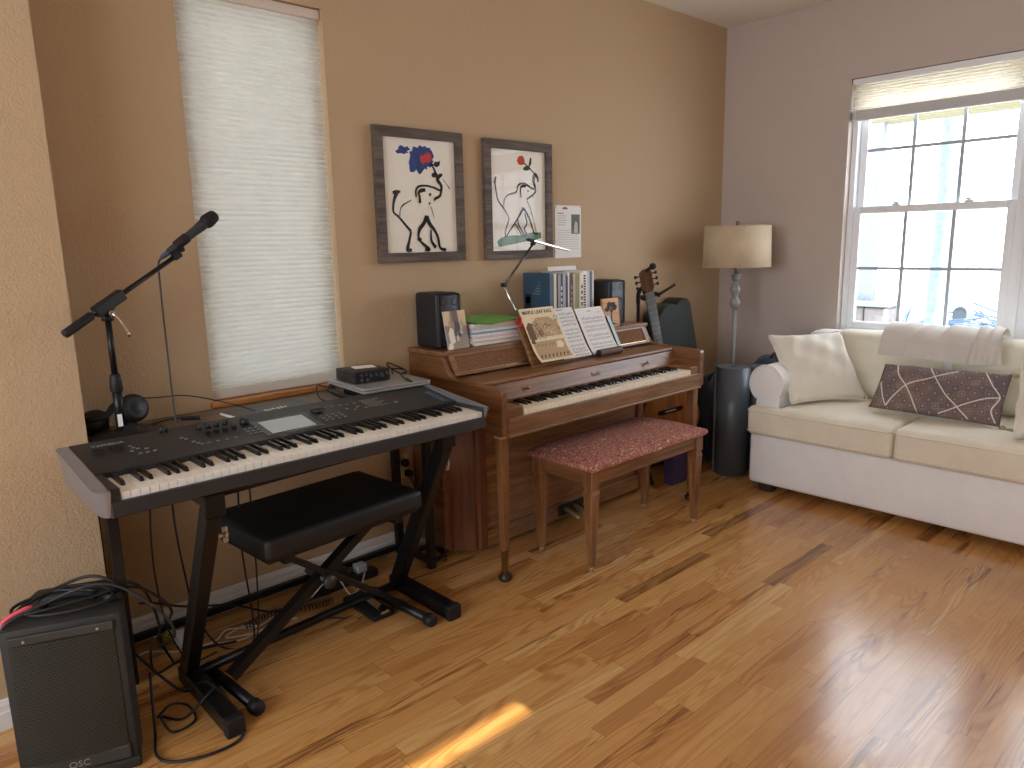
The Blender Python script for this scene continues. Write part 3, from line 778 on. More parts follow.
t = thing('yellow_ball', (.745,2.735,.0), 'small yellow-green ball with holes on the floor by the baseboard', 'ball')
b = MB(); b.ball((.745,2.715,.022),.022,18,12); o = put('shell', b, plain('yellow_green', (176,182,60), .5), t)
b = MB(); 
for dx,dz in ((0,0),(-.010,.006),(.010,.006),(0,-.011),(0,.013)):
    d = V((dx-.004,-.0195,dz)).normalized(); b.cyl(V((.745,2.715,.022))+d*.019,V((.745,2.715,.022))+d*.0222,.003,seg=8)
put('hole', b, INK, t)
t = thing('power_strip', (1.42,2.66,0), 'black power strip with plugs on the floor behind the right stand leg', 'power strip')
put('housing', MB().box((1.26,2.62,0),(1.60,2.675,.038),.006), RUBBER, t)
for x in (1.33,1.41): put('plug', MB().box((x,2.625,.038),(x+.045,2.67,.085),.006), BLACK, t)
put('plug', MB().box((1.50,2.625,.038),(1.55,2.67,.075),.006), plain('plug_grey', (170,172,176), .5), t)

# ------------------------------------------------------------------ microphone stand on the table
t = thing('microphone_stand', (.64,2.58,.83), 'black boom microphone stand with a round base on the console table', 'microphone stand')
put('base', MB().lathe([(0,0),(.115,0),(.118,.006),(.112,.016),(.05,.026),(.03,.032),(.028,.045),(0,.046)],(.66,2.565,.83),(0,0,1),32), BLACKM, t)
px, py = .637,2.56
put('lower_tube', MB().cyl((px,py,.86),(px,py,1.01),.0145), BLACKM, t)
put('height_collar', MB().lathe([(.015,0),(.019,.006),(.0185,.03),(.016,.055),(.012,.06)],(px,py,.985),(0,0,1),20), RUBBER, t)
put('upper_tube', MB().cyl((px,py,1.03),(px,py,1.225),.0095), BLACKM, t)
put('label_sticker', MB().box((px-.012,py-.0158,.875),(px+.002,py-.0142,.915),0), PAPER, t)
bd0, bd1 = V((.497,2.485,1.191)), V((.888,2.615,1.413)); bd = (bd1-bd0).normalized(); piv = bd0+bd*.17
b = MB(); b.cyl((px,py,1.215),(px,py,1.235),.018); b.hexa([V((px,py,1.232))+V(q) for q in ((-.016,-.012,0),(.016,-.012,0),(.016,.012,0),(-.016,.012,0),(-.028,-.014,.04),(.03,-.014,.055),(.03,.014,.055),(-.028,.014,.04))],.004)
b.beam(piv-bd*.055,piv+bd*.055,.03,.036,(0,0,1),.005); put('boom_clutch', b, BLACK, t)
b = MB(); b.cyl(piv+V((0,-.012,-.03)),piv+V((0,-.03,-.03)),.010); b.tube([piv+V((0,-.028,-.03)),piv+V((.02,-.035,-.06)),piv+V((.038,-.038,-.105))], lambda q:.0035+.002*q, 8, sub=4); put('clutch_lever', b, CHROME, t)
put('boom_arm', MB().cyl(bd0+bd*.05,bd1,.008), BLACKM, t)
put('boom_end_weight', MB().lathe([(0,0),(.0125,.0),(.0135,.004),(.0135,.10),(.009,.105)],bd0,bd,18), RUBBER, t)
m0, m1 = V((.862,2.62,1.424)), V((1.045,2.625,1.557)); md = (m1-m0).normalized()
b = MB(); b.beam(bd1-bd*.02,bd1+bd*.012,.022,.022,(0,0,1),.004); b.tube([bd1,bd1+V((.0,.004,.012)),m0+md*.055+V((.006,0,-.022))],.009,8); b.lathe([(.0135,0),(.0165,.004),(.0175,.05),(.0155,.054)],m0+md*.03,md,18); put('microphone_clip', b, RUBBER, t)
t = thing('microphone', m0, 'black handheld vocal microphone clipped to the boom stand', 'microphone')
put('handle', MB().lathe([(0,0),(.0105,0),(.0115,.003),(.012,.02),(.0155,.12),(.0185,.150),(.0185,.158),(0,.159)],m0,md,22), plain('mic_grey', (48,49,52), .5), t)
put('grille_head', MB().lathe([(.0185,.157),(.0235,.166),(.0245,.172),(.0245,.178),(.0235,.190),(.0215,.204),(.017,.212),(.010,.2155),(0,.2165)],m0,md,24), perf_mat('mic_mesh', (34,34,36), (8,8,9), .0022), t)
put('connector', MB().lathe([(0,-.032),(.006,-.032),(.0085,-.02),(.0092,.0),(0,.001)],m0,md,16), plain('connector_blue', (64,86,120), .45), t)
b = MB(); e0 = m0-md*.03
b.tube([e0,e0-md*.012+V((0,0,-.006)),(.818,2.60,1.36),(.815,2.595,1.2),(.812,2.585,1.02),(.808,2.57,.88),(.810,2.545,.842),(.87,2.52,.836),(.90,2.60,.836)], .0032); tag(put('microphone_cable', b, CABG), 'thin grey cable dropping straight from the microphone to the table', 'cable')

# headphones lying by the stand
t = thing('headphones', (.66,2.66,.83), 'black over-ear headphones lying on the console table behind the mic stand', 'headphones')
ax = V((.35,-1,.28)).normalized(); c = V((.705,2.655,.906))
put('ear_cup', MB().lathe([(0,-.022),(.040,-.022),(.048,-.016),(.05,0),(.047,.012),(.034,.020),(.030,.019),(.02,.0225),(0,.0235)],c,ax,28), BLACK, t)
put('ear_pad', MB().lathe([(.02,-.044),(.036,-.045),(.044,-.038),(.044,-.028),(.040,-.022),(.0,-.022)],c,ax,28), BLACKS, t)
c2 = V((.592,2.70,.874)); ax2 = V((-.2,-.5,.8)).normalized()
put('ear_cup', MB().lathe([(0,-.022),(.036,-.022),(.043,-.016),(.045,0),(.042,.012),(.03,.020),(0,.0225)],c2,ax2,28), BLACK, t)
put('ear_pad', MB().lathe([(.02,-.04),(.033,-.041),(.04,-.034),(.04,-.026),(.0,-.022)],c2,ax2,28), BLACKS, t)
b = MB(); b.tube([c+V((-.03,.0,.035)),c+V((-.062,-.008,.018)),(.615,2.62,.905),(.575,2.60,.90),(.555,2.62,.895),(.552,2.66,.89),c2+V((-.02,-.01,.01))], .011, 8); put('headband', b, BLACKS, t)
b = MB(); b.tube([c+V((.03,.0,.03)),(.78,2.63,.935),(.88,2.63,.925),(1.0,2.58,.885),(1.06,2.50,.86)], .0022, 6); tag(put('headphone_cable', b, CAB), 'thin black headphone cable bowing across the console table', 'cable')
b = MB(); b.tube([(.73,2.62,.845),(.80,2.63,.852),(.86,2.64,.848),(.89,2.63,.842)], .003, 6); b.cyl((.85,2.645,.845),(.91,2.625,.840),.007); tag(put('jack_adapter', b, RUBBER), 'short black jack cable lying on the console table beside the mic base', 'cable')

# folder, laptop and interface behind the keyboard
Mf = basis((1.155,2.535,.8315),(.33,.03,.0),(0,1,0.0))
t = thing('paper_folder', None, 'dark grey printed folder with white edges behind the keyboard screen', 'folder', frame=Mf)
put('pages', MB().box((-.152,-.115,.0),(.152,.135,.007),.001,m=Mf), PAPER, t)
b = MB(); b.box((-.146,-.118,.007),(.155,.130,.0095),.0005,m=Mf); put('cover', b, plain('folder_grey', (72,72,74), .5), t)
b = MB()
for k in range(6): b.box((-.03+.016*k,.012+.004*(k%3),.0095),(-.022+.016*k,.040-.004*(k%2),.0099),m=Mf)
put('printed_title', b, PAPER, t)
Mlap = basis((1.60,2.535,.885),(.31,-.022,0),(.02,1,0))
t = thing('laptop_dock', None, 'black cradle under the closed silver laptop', 'stand', frame=Matrix.Translation((1.6,2.55,.83)))
b = MB(); b.box((-.10,-.10,-.055),(.13,.12,-.012),.006,m=Mlap); put('block', b, RUBBER, t)
b = MB(); b.tube([Mlap@V(p) for p in ((-.13,.12,-.006),(-.165,.10,-.028),(-.155,-.06,-.04),(-.11,-.15,-.036),(-.07,-.10,-.03))], .011, 8); put('curved_arm', b, RUBBER, t)
t = thing('laptop', None, 'closed silver laptop resting level behind the right end of the keyboard', 'laptop', frame=Mlap)
put('base', MB().box((-.15,-.162,-.012),(.15,.162,-.001),.004,m=Mlap), plain('laptop_silver', (178,178,176), .38, .6), t)
put('lid', MB().box((-.15,-.162,.0),(.15,.162,.008),.003,m=Mlap), plain('laptop_lid', (186,186,184), .36, .6), t)
Mai = basis((1.555,2.575,.894),(.16,-.005,0),(.0,1,0))
t = thing('audio_interface', None, 'black desktop audio interface box on the silver laptop', 'audio interface', frame=Mai)
put('case', MB().box((-.08,-.08,0),(.08,.08,.048),.004,m=Mai), BLACK, t)
put('front_plate', MB().box((-.077,-.0825,.003),(.077,-.0795,.045),.002,m=Mai), plain('plate_black', (28,28,30), .4), t)
for x,z,r in ((-.055,.034,.005),(-.035,.034,.005),(-.012,.028,.007),(.012,.028,.007),(.036,.026,.009),(.062,.03,.006),(-.055,.014,.006),(-.03,.014,.006)):
    put('knob', MB().cyl(Mai@V((x,-.082,z)),Mai@V((x,-.094,z)),r,r*.9,12), plain('knob_grey', (70,70,74), .4), t)
put('foot', MB().box((-.07,-.07,-.001),(.07,.07,.0005),0,m=Mai), RUBBER, t)
b = MB(); b.box((-.045,-.02,.0485),(.045,.05,.0493),0,m=basis((1.565,2.575,.894),(.16,-.04,0),(.04,1,0))); tag(put('paper_slip', b, PAPER), 'white paper slip lying on top of the audio interface', 'paper')
b = MB(); b.tube([(1.655,2.51,.912),(1.675,2.55,.925),(1.70,2.62,.93),(1.75,2.66,.905),(1.79,2.63,.899),(1.76,2.56,.90),(1.70,2.52,.905),(1.68,2.57,.93),(1.72,2.64,.935),(1.80,2.66,.90),(1.77,2.58,.90),(1.69,2.50,.905),(1.665,2.44,.90),(1.66,2.40,.896)], .0032); b.cyl((1.66,2.42,.90),(1.655,2.375,.892),.006)
tag(put('headphone_lead', b, CAB), 'black cable tangled on the silver laptop beside the interface', 'cable')
b = MB(); b.tube([(1.455,2.70,.86),(1.42,2.71,.872),(1.39,2.66,.85),(1.37,2.58,.836),(1.40,2.50,.838),(1.43,2.42,.85)], .003, 6); tag(put('usb_cable', b, CAB), 'black cable curving down from the laptop cradle onto the table', 'cable')
#PART3
# ------------------------------------------------------------------ the upright piano
PX0, PX1 = 1.93, 3.405
t = piano = thing('spinet_piano', (2.67,2.5,0), 'brown walnut spinet piano standing against the wall', 'piano')
TOPZ = .966
side = [(2.785,.04),(2.785,.944),(2.538,.944),(2.530,.925),(2.514,.895),(2.497,.872),(2.472,.858),(2.43,.853),(2.19,.846),(2.155,.842),(2.150,.83),(2.150,.655),(2.158,.647),(2.56,.645),(2.56,.04)]
put('side_panel', MB().prism(side,'x',PX0,PX0+.034,bevel=.003), PWY, t)
put('side_panel', MB().prism(side,'x',PX1-.034,PX1,bevel=.003), PWY, t)
put('lid', MB().box((PX0-.004,2.527,.945),(PX1+.004,2.79,TOPZ),.005,3), PW, t)
b = MB(); b.prism([(2.545,.945),(2.785,.945),(2.785,.06),(2.77,.06),(2.77,.93),(2.56,.93),(2.50,.858),(2.485,.858)],'x',PX0+.034,PX1-.034); put('back_board', b, PW, t)
# slanted upper front with grille cloth
def UP(x,s_,o=0):   # s 0 at bottom, 1 at top, o outward
    return V((x, 2.487+(.047)*s_-.88*o, .858+.087*s_+.47*o))
CLOTH = N('brown_grille_cloth'); v_ = CLOTH.obj(); CLOTH.set(Base_Color=CLOTH.ramp(CLOTH.noise(v_,260,2,.6),[(.35,(84,52,30)),(.5,(120,80,52)),(.65,(156,112,80))]),Roughness=.9)
b = MB()
b.hexa([UP(1.99,.14,-.01),UP(3.345,.14,-.01),UP(3.345,.14,.003),UP(1.99,.14,.003),UP(1.99,.90,-.01),UP(3.345,.90,-.01),UP(3.345,.90,.003),UP(1.99,.90,.003)])
bmesh.ops.recalc_face_normals(b.bm, faces=b.bm.faces[:]); put('grille_cloth', b, CLOTH.m, t)
b = MB()
def bar(x0,x1,s0,s1,o):
    b.hexa([UP(x0,s0,-.012),UP(x1,s0,-.012),UP(x1,s0,o),UP(x0,s0,o),UP(x0,s1,-.012),UP(x1,s1,-.012),UP(x1,s1,o),UP(x0,s1,o)],.001)
bar(1.964,1.99,0,1,.008); bar(3.345,3.371,0,1,.008); bar(1.99,3.345,.90,1,.008); bar(1.99,3.345,0,.10,.006)
bmesh.ops.recalc_face_normals(b.bm, faces=b.bm.faces[:]); put('front_frame', b, PW, t)
b = MB(); bar(1.992,3.343,.105,.145,.010); bmesh.ops.recalc_face_normals(b.bm, faces=b.bm.faces[:]); put('brass_strip', b, plain('bright_brass', (214,190,140), .25, 1), t)
# shelf, fallboard, key bed
put('music_shelf', MB().prism([(2.50,.835),(2.50,.850),(2.345,.848),(2.328,.845),(2.320,.836),(2.325,.826),(2.35,.823)],'x',PX0+.034,PX1-.034), PW, t, smooth_angle=35)
put('fallboard', MB().prism([(2.345,.828),(2.325,.828),(2.290,.764),(2.290,.750),(2.345,.750)],'x',PX0+.034,PX1-.034,bevel=.002), PW, t)
def FB(x,s_,o=0): return V((x, 2.290+.035*s_-.88*o, .764+.064*s_+.48*o))
for x in (2.222,3.095):
    b = MB(); b.lathe([(.004,-.004),(.004,.008),(.009,.012),(.010,.018),(.006,.023),(0,.024)],FB(x,.42),(0,-.9,.44),16); put('fallboard_knob', b, BRASS, t)
b = MB(); text_into(b, 'Rudé', basis(FB(2.66,.28,.0008),(1,0,0),(0,.039,.076)), .034, 0); put('maker_lettering', b, plain('worn_gold', (96,66,40), .5), t)
b = MB()
b.box((PX0+.034,2.148,.645),(PX1-.034,2.165,.700),.003); b.box((PX0+.034,2.165,.645),(PX1-.034,2.48,.682)); b.box((PX0+.034,2.140,.640),(PX1-.034,2.165,.652),.003)
put('key_bed', b, PW, t)
put('key_slip', MB().box((PX0+.034,2.143,.700),(PX1-.034,2.158,.722),.003), PW, t)
QX0, QX1 = 2.062, 3.292; QW = (QX1-QX0)/52
for x0,x1 in ((PX0+.034,QX0-.002),(QX1+.002,PX1-.034)): put('cheek_block', MB().box((x0,2.158,.68),(x1,2.30,.762),.003), PW, t)
wk = put('white_key', MB().box((QX0+.0006,2.156,.705),(QX0+QW-.0006,2.31,.746),.0015), KEYI, t)
copies(wk, 'white_key', t, [(QW*i,0,0) for i in range(1,52)])
b = MB(); kx = QX0+QW
b.hexa([(kx-.0058,2.206,.743),(kx+.0058,2.206,.743),(kx+.0058,2.31,.743),(kx-.0058,2.31,.743),(kx-.0045,2.215,.757),(kx+.0045,2.215,.757),(kx+.0045,2.31,.758),(kx-.0045,2.31,.758)], .001)
bk = put('black_key', b, KEYB, t)
copies(bk, 'black_key', t, [(QW*i,0,0) for i in range(1,51) if BLK[i]])
# lower case with canted corner pilasters, pedals, legs
put('lower_panel', MB().box((2.10,2.47,.045),(3.235,2.49,.645),.002), PW, t)
put('toe_rail', MB().box((2.09,2.455,.03),(3.245,2.50,.11),.004), PW, t)
for s in (1,-1):
    def MX(x): return x if s > 0 else PX0+PX1-x
    pl = [(MX(1.938),2.585),(MX(1.938),2.572),(MX(2.062),2.455),(MX(2.10),2.455),(MX(2.10),2.585)]
    if s < 0: pl = pl[::-1]
    o = put('corner_pilaster', MB().prism(pl,'z',.022,.645,bevel=.002), REDW, t)
    a, c_ = V((MX(1.938),2.572,0)), V((MX(2.062),2.455,0)); d = c_-a
    b = MB()
    for f_ in (.20,.86):
        q = a+d*f_; b.cyl((q.x,q.y,.03),(q.x,q.y,.645),.0055,seg=10)
    put('fluting', b, REDW, o)
PED = plain('pedal_brass', (190,172,140), .3, .9)
for x in (2.625,2.69,2.755):
    b = MB(); b.tube([(x,2.47,.075),(x,2.43,.075),(x,2.39,.066),(x,2.355,.052)], lambda q:.009+.006*math.sin(PI*min(1,q*1.02)), 8, sub=4)
    put('pedal', b, PED, t)
put('pedal_plate', MB().box((2.58,2.448,.045),(2.80,2.456,.105),.002), RUBBER, t)
for x in (1.966,3.369):
    y = 2.192
    g = put('leg', MB().beam((x,y,.638),(x,y,.135),.044,.044,(0,1,0),.005,.030,.030), PWZ, t)
    put('collar', MB().beam((x,y,.645),(x,y,.634),.050,.050,(0,1,0),.002,.048,.048), plain('pale_collar', (196,168,128), .4, .3), g)
    put('ferrule', MB().lathe([(.0175,.135),(.017,.135),(.0145,.04),(.013,.038)],(x,y,0),(0,0,1),18), BRASS, g)
    put('caster', MB().lathe([(0,0),(.024,0),(.029,.008),(.030,.018),(.022,.028),(.014,.04),(0,.041)],(x,y,0),(0,0,1),20), plain('caster_dark', (62,50,40), .4, .5), g)
    b = MB(); 
# music desk leaning on the shelf
def DK(x,s_,o=0):      # plane of the desk: s in metres along the slope, o outward
    k = .478; c_ = .878
    return V((x, 2.432+k*s_-c_*o, .851+c_*s_+k*o))
b = MB(); b.hexa([DK(2.39,0,-.012),DK(3.03,0,-.012),DK(3.03,0,-.001),DK(2.39,0,-.001),DK(2.39,.205,-.012),DK(3.03,.205,-.012),DK(3.03,.205,-.001),DK(2.39,.205,-.001)],.002)
bmesh.ops.recalc_face_normals(b.bm, faces=b.bm.faces[:]); put('music_desk', b, PW, t)

# bench of the piano
t = thing('piano_bench', (2.69,2.14,0), 'walnut piano bench with a red patterned cushioned seat', 'bench')
RED = N('red_floral_tapestry'); v_ = RED.obj()
f1 = RED.noise(v_,120,4,.7,.6); f2 = RED.noise(v_,18,3,.6,1.2); f3 = RED.noise(v_,60,3,.6,.4)
c_ = RED.ramp(f1,[(.34,(96,48,44)),(.47,(144,80,72)),(.56,(180,122,104)),(.68,(210,174,148))])
c_ = RED.mix(RED.ramp(f2,[(.58,(0,0,0,1)),(.66,(1,1,1,1))]), c_, RED.ramp(f3,[(.4,(120,60,52)),(.55,(196,150,112)),(.7,(220,196,150))]))
RED.set(Base_Color=c_,Roughness=.9); RED.bump(f1,.25,.002)
put('cushion', cushion(MB(),2.245,3.135,1.935,2.345,.462,.498,.028,.018,20), RED.m, t)
for y in (1.968,2.296): put('apron', MB().box((2.275,y,.40),(3.105,y+.016,.462),.002), PW, t)
for x in (2.275,3.089): put('end_apron', MB().box((x,1.984,.40),(x+.016,2.296,.462),.002), PWY, t)
for x in (2.292,3.088):
    for y in (1.985,2.295):
        b = MB(); b.box((x-.027,y-.027,.385),(x+.027,y+.027,.462),.003); b.beam((x,y,.385),(x,y,.375),.044,.044,(0,1,0)); b.beam((x,y,.375),(x,y,.36),.044,.044,(0,1,0),0,.054,.054)
        b.beam((x,y,.36),(x,y,.02),.054,.054,(0,1,0),.005,.028,.028); l = put('leg', b, PWZ, t)
        put('glide', MB().cyl((x,y,0),(x,y,.02),.012), plain('pale_glide', (170,150,126), .4, .5), l)

# ------------------------------------------------------------------ things on the piano
Z = TOPZ+.0008
def monitor(loc, rz, label, name='monitor_speaker'):
    M_ = Matrix.Translation(loc) @ Matrix.Rotation(rz,4,'Z')
    t = thing(name, None, label, 'speaker', frame=M_)
    w,d,h = .130,.168,.25
    b = MB(); b.box((-w/2,-d/2,0),(w/2,d/2,h),.016,4,m=M_); put('cabinet', b, plain('speaker_black', (30,31,34), .5, bump=.1, scale=300), t, smooth_angle=40)
    b = MB(); b.box((-w/2+.004,-d/2-.006,.004),(w/2-.004,-d/2+.002,h-.004),.014,4,m=M_); put('front_baffle', b, plain('baffle_grey', (52,54,58), .45), t, smooth_angle=40)
    ay = M_.to_3x3() @ V((0,-1,0))
    for x in (-.031,.031):
        put('port', MB().lathe([(.019,.0),(.017,.003),(.012,-.004),(0,-.004)],M_@V((x,-d/2-.005,h-.040)),ay,20), INK, t)
    put('woofer', MB().lathe([(.054,.0),(.052,.006),(.047,.004),(.030,-.006),(.02,-.004),(0,.002)],M_@V((0,-d/2-.005,.105)),ay,30), plain('cone_dark', (30,34,40), .4), t)
    return t
monitor((2.035,2.692,Z), .0, 'black monitor speaker at the left end of the piano top')
monitor((3.215,2.685,Z), .05, 'black monitor speaker right of the row of books on the piano')
# photograph leaning on the left speaker
Mp = basis((1.985,2.555,Z), (1,.03,0), (-.06,.20,.98))
t = thing('photo_print', None, 'glossy photo print leaning on the left monitor speaker', 'photograph', frame=Mp)
b = MB(); b.box((0,0,-.002),(.128,.172,0),m=Mp); put('card', b, PAPER, t)
b = MB(); b.mi = 0
mp = lambda a,c_: Mp @ V((a,c_,.0006))
cols = [(150,130,112),(214,190,150),(232,222,206),(110,88,76),(70,60,58),(196,160,120)]
b.poly([mp(0,0),mp(.128,0),mp(.128,.172),mp(0,.172)])
mp2 = lambda a,c_: Mp @ V((a,c_,.0010))
pat = [(1,[(.0,.11),(.035,.10),(.04,.172),(.0,.172)]),(3,[(.05,.12),(.085,.12),(.085,.172),(.05,.172)]),(1,[(.085,.11),(.128,.10),(.128,.172),(.085,.172)]),(2,[(.02,.02),(.05,.03),(.045,.09),(.03,.10),(.015,.07)]),(4,[(.05,.06),(.09,.05),(.085,.12),(.06,.13)]),(2,[(.06,.035),(.072,.035),(.075,.09),(.062,.09)]),(5,[(.09,.09),(.105,.095),(.11,.125),(.095,.13)]),(2,[(.075,.07),(.10,.065),(.092,.09),(.075,.095)]),(2,[(.0,.0),(.03,.0),(.035,.02),(.01,.03)]),(5,[(.025,.10),(.04,.105),(.038,.13),(.026,.128)])]
for mi,pp in pat: b.mi = mi; b.poly([mp2(*q) for q in pp])
put('image', b, [plain('photo_tone', c_, .3) for c_ in cols], t)
# pile of music with a green folder on top
def sheaf(name, x0,x1,y0,y1,z0,z1,rz,col,label,cat,group,sag=0,edge=None):
    M_ = Matrix.Translation(((x0+x1)/2,(y0+y1)/2,z0)) @ Matrix.Rotation(rz,4,'Z'); hx,hy = (x1-x0)/2,(y1-y0)/2
    b = MB(); b.box((-hx,-hy,0),(hx,hy,z1-z0),min(.0015,(z1-z0)*.3),1,m=M_)
    return tag(put(name, b, plain(name+'_tone', col, .75, var=.06, scale=80), frame=M_), label, cat, group)
zz = Z; pile = [(.010,(236,232,226),'white booklet'),(.012,(226,206,190),'pinkish cream booklet'),(.009,(240,238,234),'white booklet'),(.010,(228,206,212),'pale pink booklet'),(.012,(238,236,230),'white booklet'),(.008,(140,158,190),'thin blue booklet'),(.011,(236,234,228),'white booklet'),(.009,(196,206,214),'pale grey booklet'),(.010,(230,216,170),'cream yellow booklet'),(.008,(238,236,232),'white booklet')]
for k,(h,c_,nm) in enumerate(pile):
    dx = R_.uniform(-.012,.012); dy = R_.uniform(-.010,.006)
    pos = ('at the very bottom','second from the bottom','third from the bottom','fourth from the bottom','fifth from the bottom','sixth from the bottom','seventh from the bottom','third below the green folder','second below the green folder','directly under the green folder')[k]
    sheaf('music_booklet', 2.135+dx,2.475+dx,2.56+dy,2.77+dy*.4,zz+.0003,zz+h,R_.uniform(-.03,.03),c_, nm+' in the pile on the piano, '+pos,'booklet','music booklets piled under the green folder'); zz += h
Mg = Matrix.Translation((2.305,2.64,zz+.001)) @ Matrix.Rotation(.30,4,'Z'); b = MB()
for o_,fl in ((.004,0),(.0015,1)):
    b.grid(lambda u,v: Mg@V((-.165+.335*(1-u if fl else u),-.115+.225*v,o_+.016*max(0,v-.3)+.004*math.sin(3*(1-u if fl else u)))),10,8)
tag(put('green_folder', b, plain('bright_green', (118,186,92), .55), frame=Mg), 'bright green folder on top of the booklet pile', 'folder')
# swing arm lamp
t = thing('swing_arm_lamp', (2.44,2.63,Z), 'slim chrome swing-arm lamp standing behind the sheet music', 'lamp')
put('base', MB().lathe([(0,0),(.045,0),(.045,.010),(.012,.014),(.010,.03),(0,.03)],(2.56,2.60,Z),(0,0,1),24), BLACKM, t)
P0,P1,P2 = V((2.56,2.59,Z+.02)),V((2.355,2.585,1.234)),V((2.552,2.585,1.424))
P0 = V((2.50,2.585,.97))
put('lower_arm', MB().cyl(P0,P1,.0055), CHROME, t)
put('joint', MB().cyl(P1+V((0,-.012,0)),P1+V((0,.012,0)),.010), RUBBER, t)
b = MB(); b.cyl(P1+V((0,-.006,0)),P2+V((0,-.006,0)),.004); b.cyl(P1+V((.004,.008,-.005)),P2+V((.004,.008,-.005)),.004); put('upper_arm', b, plain('dark_chrome', (90,90,92), .25, .8), t)
put('joint', MB().cyl(P2+V((0,-.012,0)),P2+V((0,.012,0)),.008), RUBBER, t)
h0,h1 = V((2.492,2.56,1.445)),V((2.785,2.565,1.386)); hd = (h1-h0)
b = MB(); b.beam(h0+hd*.12,h1,.022,.010,(0,0,1),.003); put('light_bar', b, CHROME, t)
b = MB(); b.beam(h0,h0+hd*.17,.020,.016,(0,0,1),.006); b.beam(h0+hd*.15,h0+hd*.98,.016,.006,(.0,.0,1)); put('head_cap', b, RUBBER, t)
# red scissors hanging by the sheet music
t = thing('scissors', (2.405,2.54,1.0), 'red handled scissors tucked beside the yellowed music sheet', 'scissors')
b = MB()
for cz,rx in ((1.064,.013),(1.030,.015)):
    b.tube([(2.398+(1.064-cz)*.35+rx*math.cos(a),2.535-.006*math.sin(a),cz+.018*math.sin(a)) for a in [2*PI*k/10 for k in range(10)]],.0052,8,closed=True,sub=3)
put('handle', b, plain('red_plastic', (196,44,52), .4), t)
b = MB(); b.beam((2.408,2.536,1.02),(2.43,2.518,.93),.010,.002,(0,1,0),0,.003,.002); put('blade', b, SILVER, t)
# row of books
bx = 2.672; specs = [('blue',(52,82,104),.024,.302),('cream',(214,206,190),.016,.300),('dark brown',(70,46,38),.012,.292),('grey',(140,136,130),.018,.296),('black and white',(34,34,38),.014,.294),('pale blue',(150,166,180),.020,.297),('maroon',(84,36,40),.010,.285),('white',(228,224,216),.012,.300),('dark violet',(62,52,76),.012,.290),('navy',(44,52,72),.010,.284),('tan',(180,158,120),.016,.296),('olive green',(118,130,72),.014,.288),('light tan',(196,178,146),.014,.284),('pale cream',(226,218,196),.022,.298),('white spiral bound',(232,228,222),.030,.302),('off white',(216,212,204),.014,.304),('slate blue',(96,116,136),.014,.300),('bright white',(240,238,234),.016,.303)]
ords = ('first','second','third','fourth','fifth','sixth','seventh','eighth','ninth','tenth','eleventh','twelfth','thirteenth','fourteenth','fifteenth','sixteenth','seventeenth','last')
bs = []
for k,(nm,c_,th,h) in enumerate(specs):
    x0,x1 = bx,bx+th*1.16; yb = 2.785-R_.uniform(0,.004); yf = 2.59+R_.uniform(-.004,.008); bx = x1+.0006
    M_ = Matrix.Translation((x0,yf,Z)); b = MB()
    lb_ = nm+' book in the row on the piano, '+ords[k]+' from the left' if k < 17 else 'bright white book at the right end of the row on the piano'
    if k == 0: lb_ = 'blue book whose front cover shows, at the left end of the row'
    t = thing('music_book', None, lb_, 'book', group='music books standing in a row on the piano', frame=M_)
    cov = plain('cover_'+nm.replace(' ','_'), c_, .5, var=.05)
    b.box((x0,yf,Z),(x0+.0015,yb,Z+h*1.02),0); b.box((x1-.0015,yf,Z),(x1,yb,Z+h*1.02),0); b.box((x0+.0015,yf,Z),(x1-.0015,yf+.002,Z+h*1.02),0); put('cover', b, cov, t)
    put('pages', MB().box((x0+.0016,yf+.003,Z+.003),(x1-.0016,yb-.003,Z+h*1.02-.003)), PAPER, t)
    if k == 0:
        mpb = lambda a,c_: V((x0-.0007, yb-a, Z+c_))
        b = MB(); b.mi = 0
        for q in range(5): b.rect(mpb,.075+.01*q,.20+.014*q,.125,.205+.014*q)
        b.mi = 1; b.rect(mpb,.012,.02,.058,.20); b.mi = 2; b.rect(mpb,.018,.15,.05,.185); b.mi = 1
        b.rect(mpb,.058,.13,.13,.136)
        b.stroke(mpb,[(.07,.12),(.10,.07),(.125,.02)],.005,3); b.stroke(mpb,[(.13,.12),(.10,.07),(.07,.02)],.005,3); b.stroke(mpb,[(.13,.13),(.132,.07),(.13,.01)],.005,3)
        put('cover_print', b, [plain('print_light', (120,144,162), .6), plain('print_dark', (24,34,44), .6), cov], t)
    if nm.startswith('white spiral'):
        b = MB()
        for q in range(20): b.box((x0+.004,yf-.0025,Z+.014+.014*q),(x0+.020,yf+.001,Z+.022+.014*q))
        put('binding_comb', b, INK, t)
    if k in (4,9,13):
        b = MB()
        for q in range(6): b.box((x0+(x1-x0)*.3,yf-.0006,Z+.07+.03*q),(x0+(x1-x0)*.7,yf,Z+.088+.03*q))
        put('spine_print', b, PAPER if k != 13 else INK, t)
b = MB(); Ms = Matrix.Translation((2.90,2.72,Z+.311)) @ Matrix.Rotation(.02,4,'Z')
b.box((-.105,-.001,0),(.12,.001,.024),0,m=Ms @ Matrix.Rotation(-.25,4,'X'))
b.box((-.105,.0,.0),(.12,.06,.0012),0,m=Ms)
tag(put('loose_sheet', b, PAPER), 'white loose sheet sticking up on top of the row of books', 'paper')
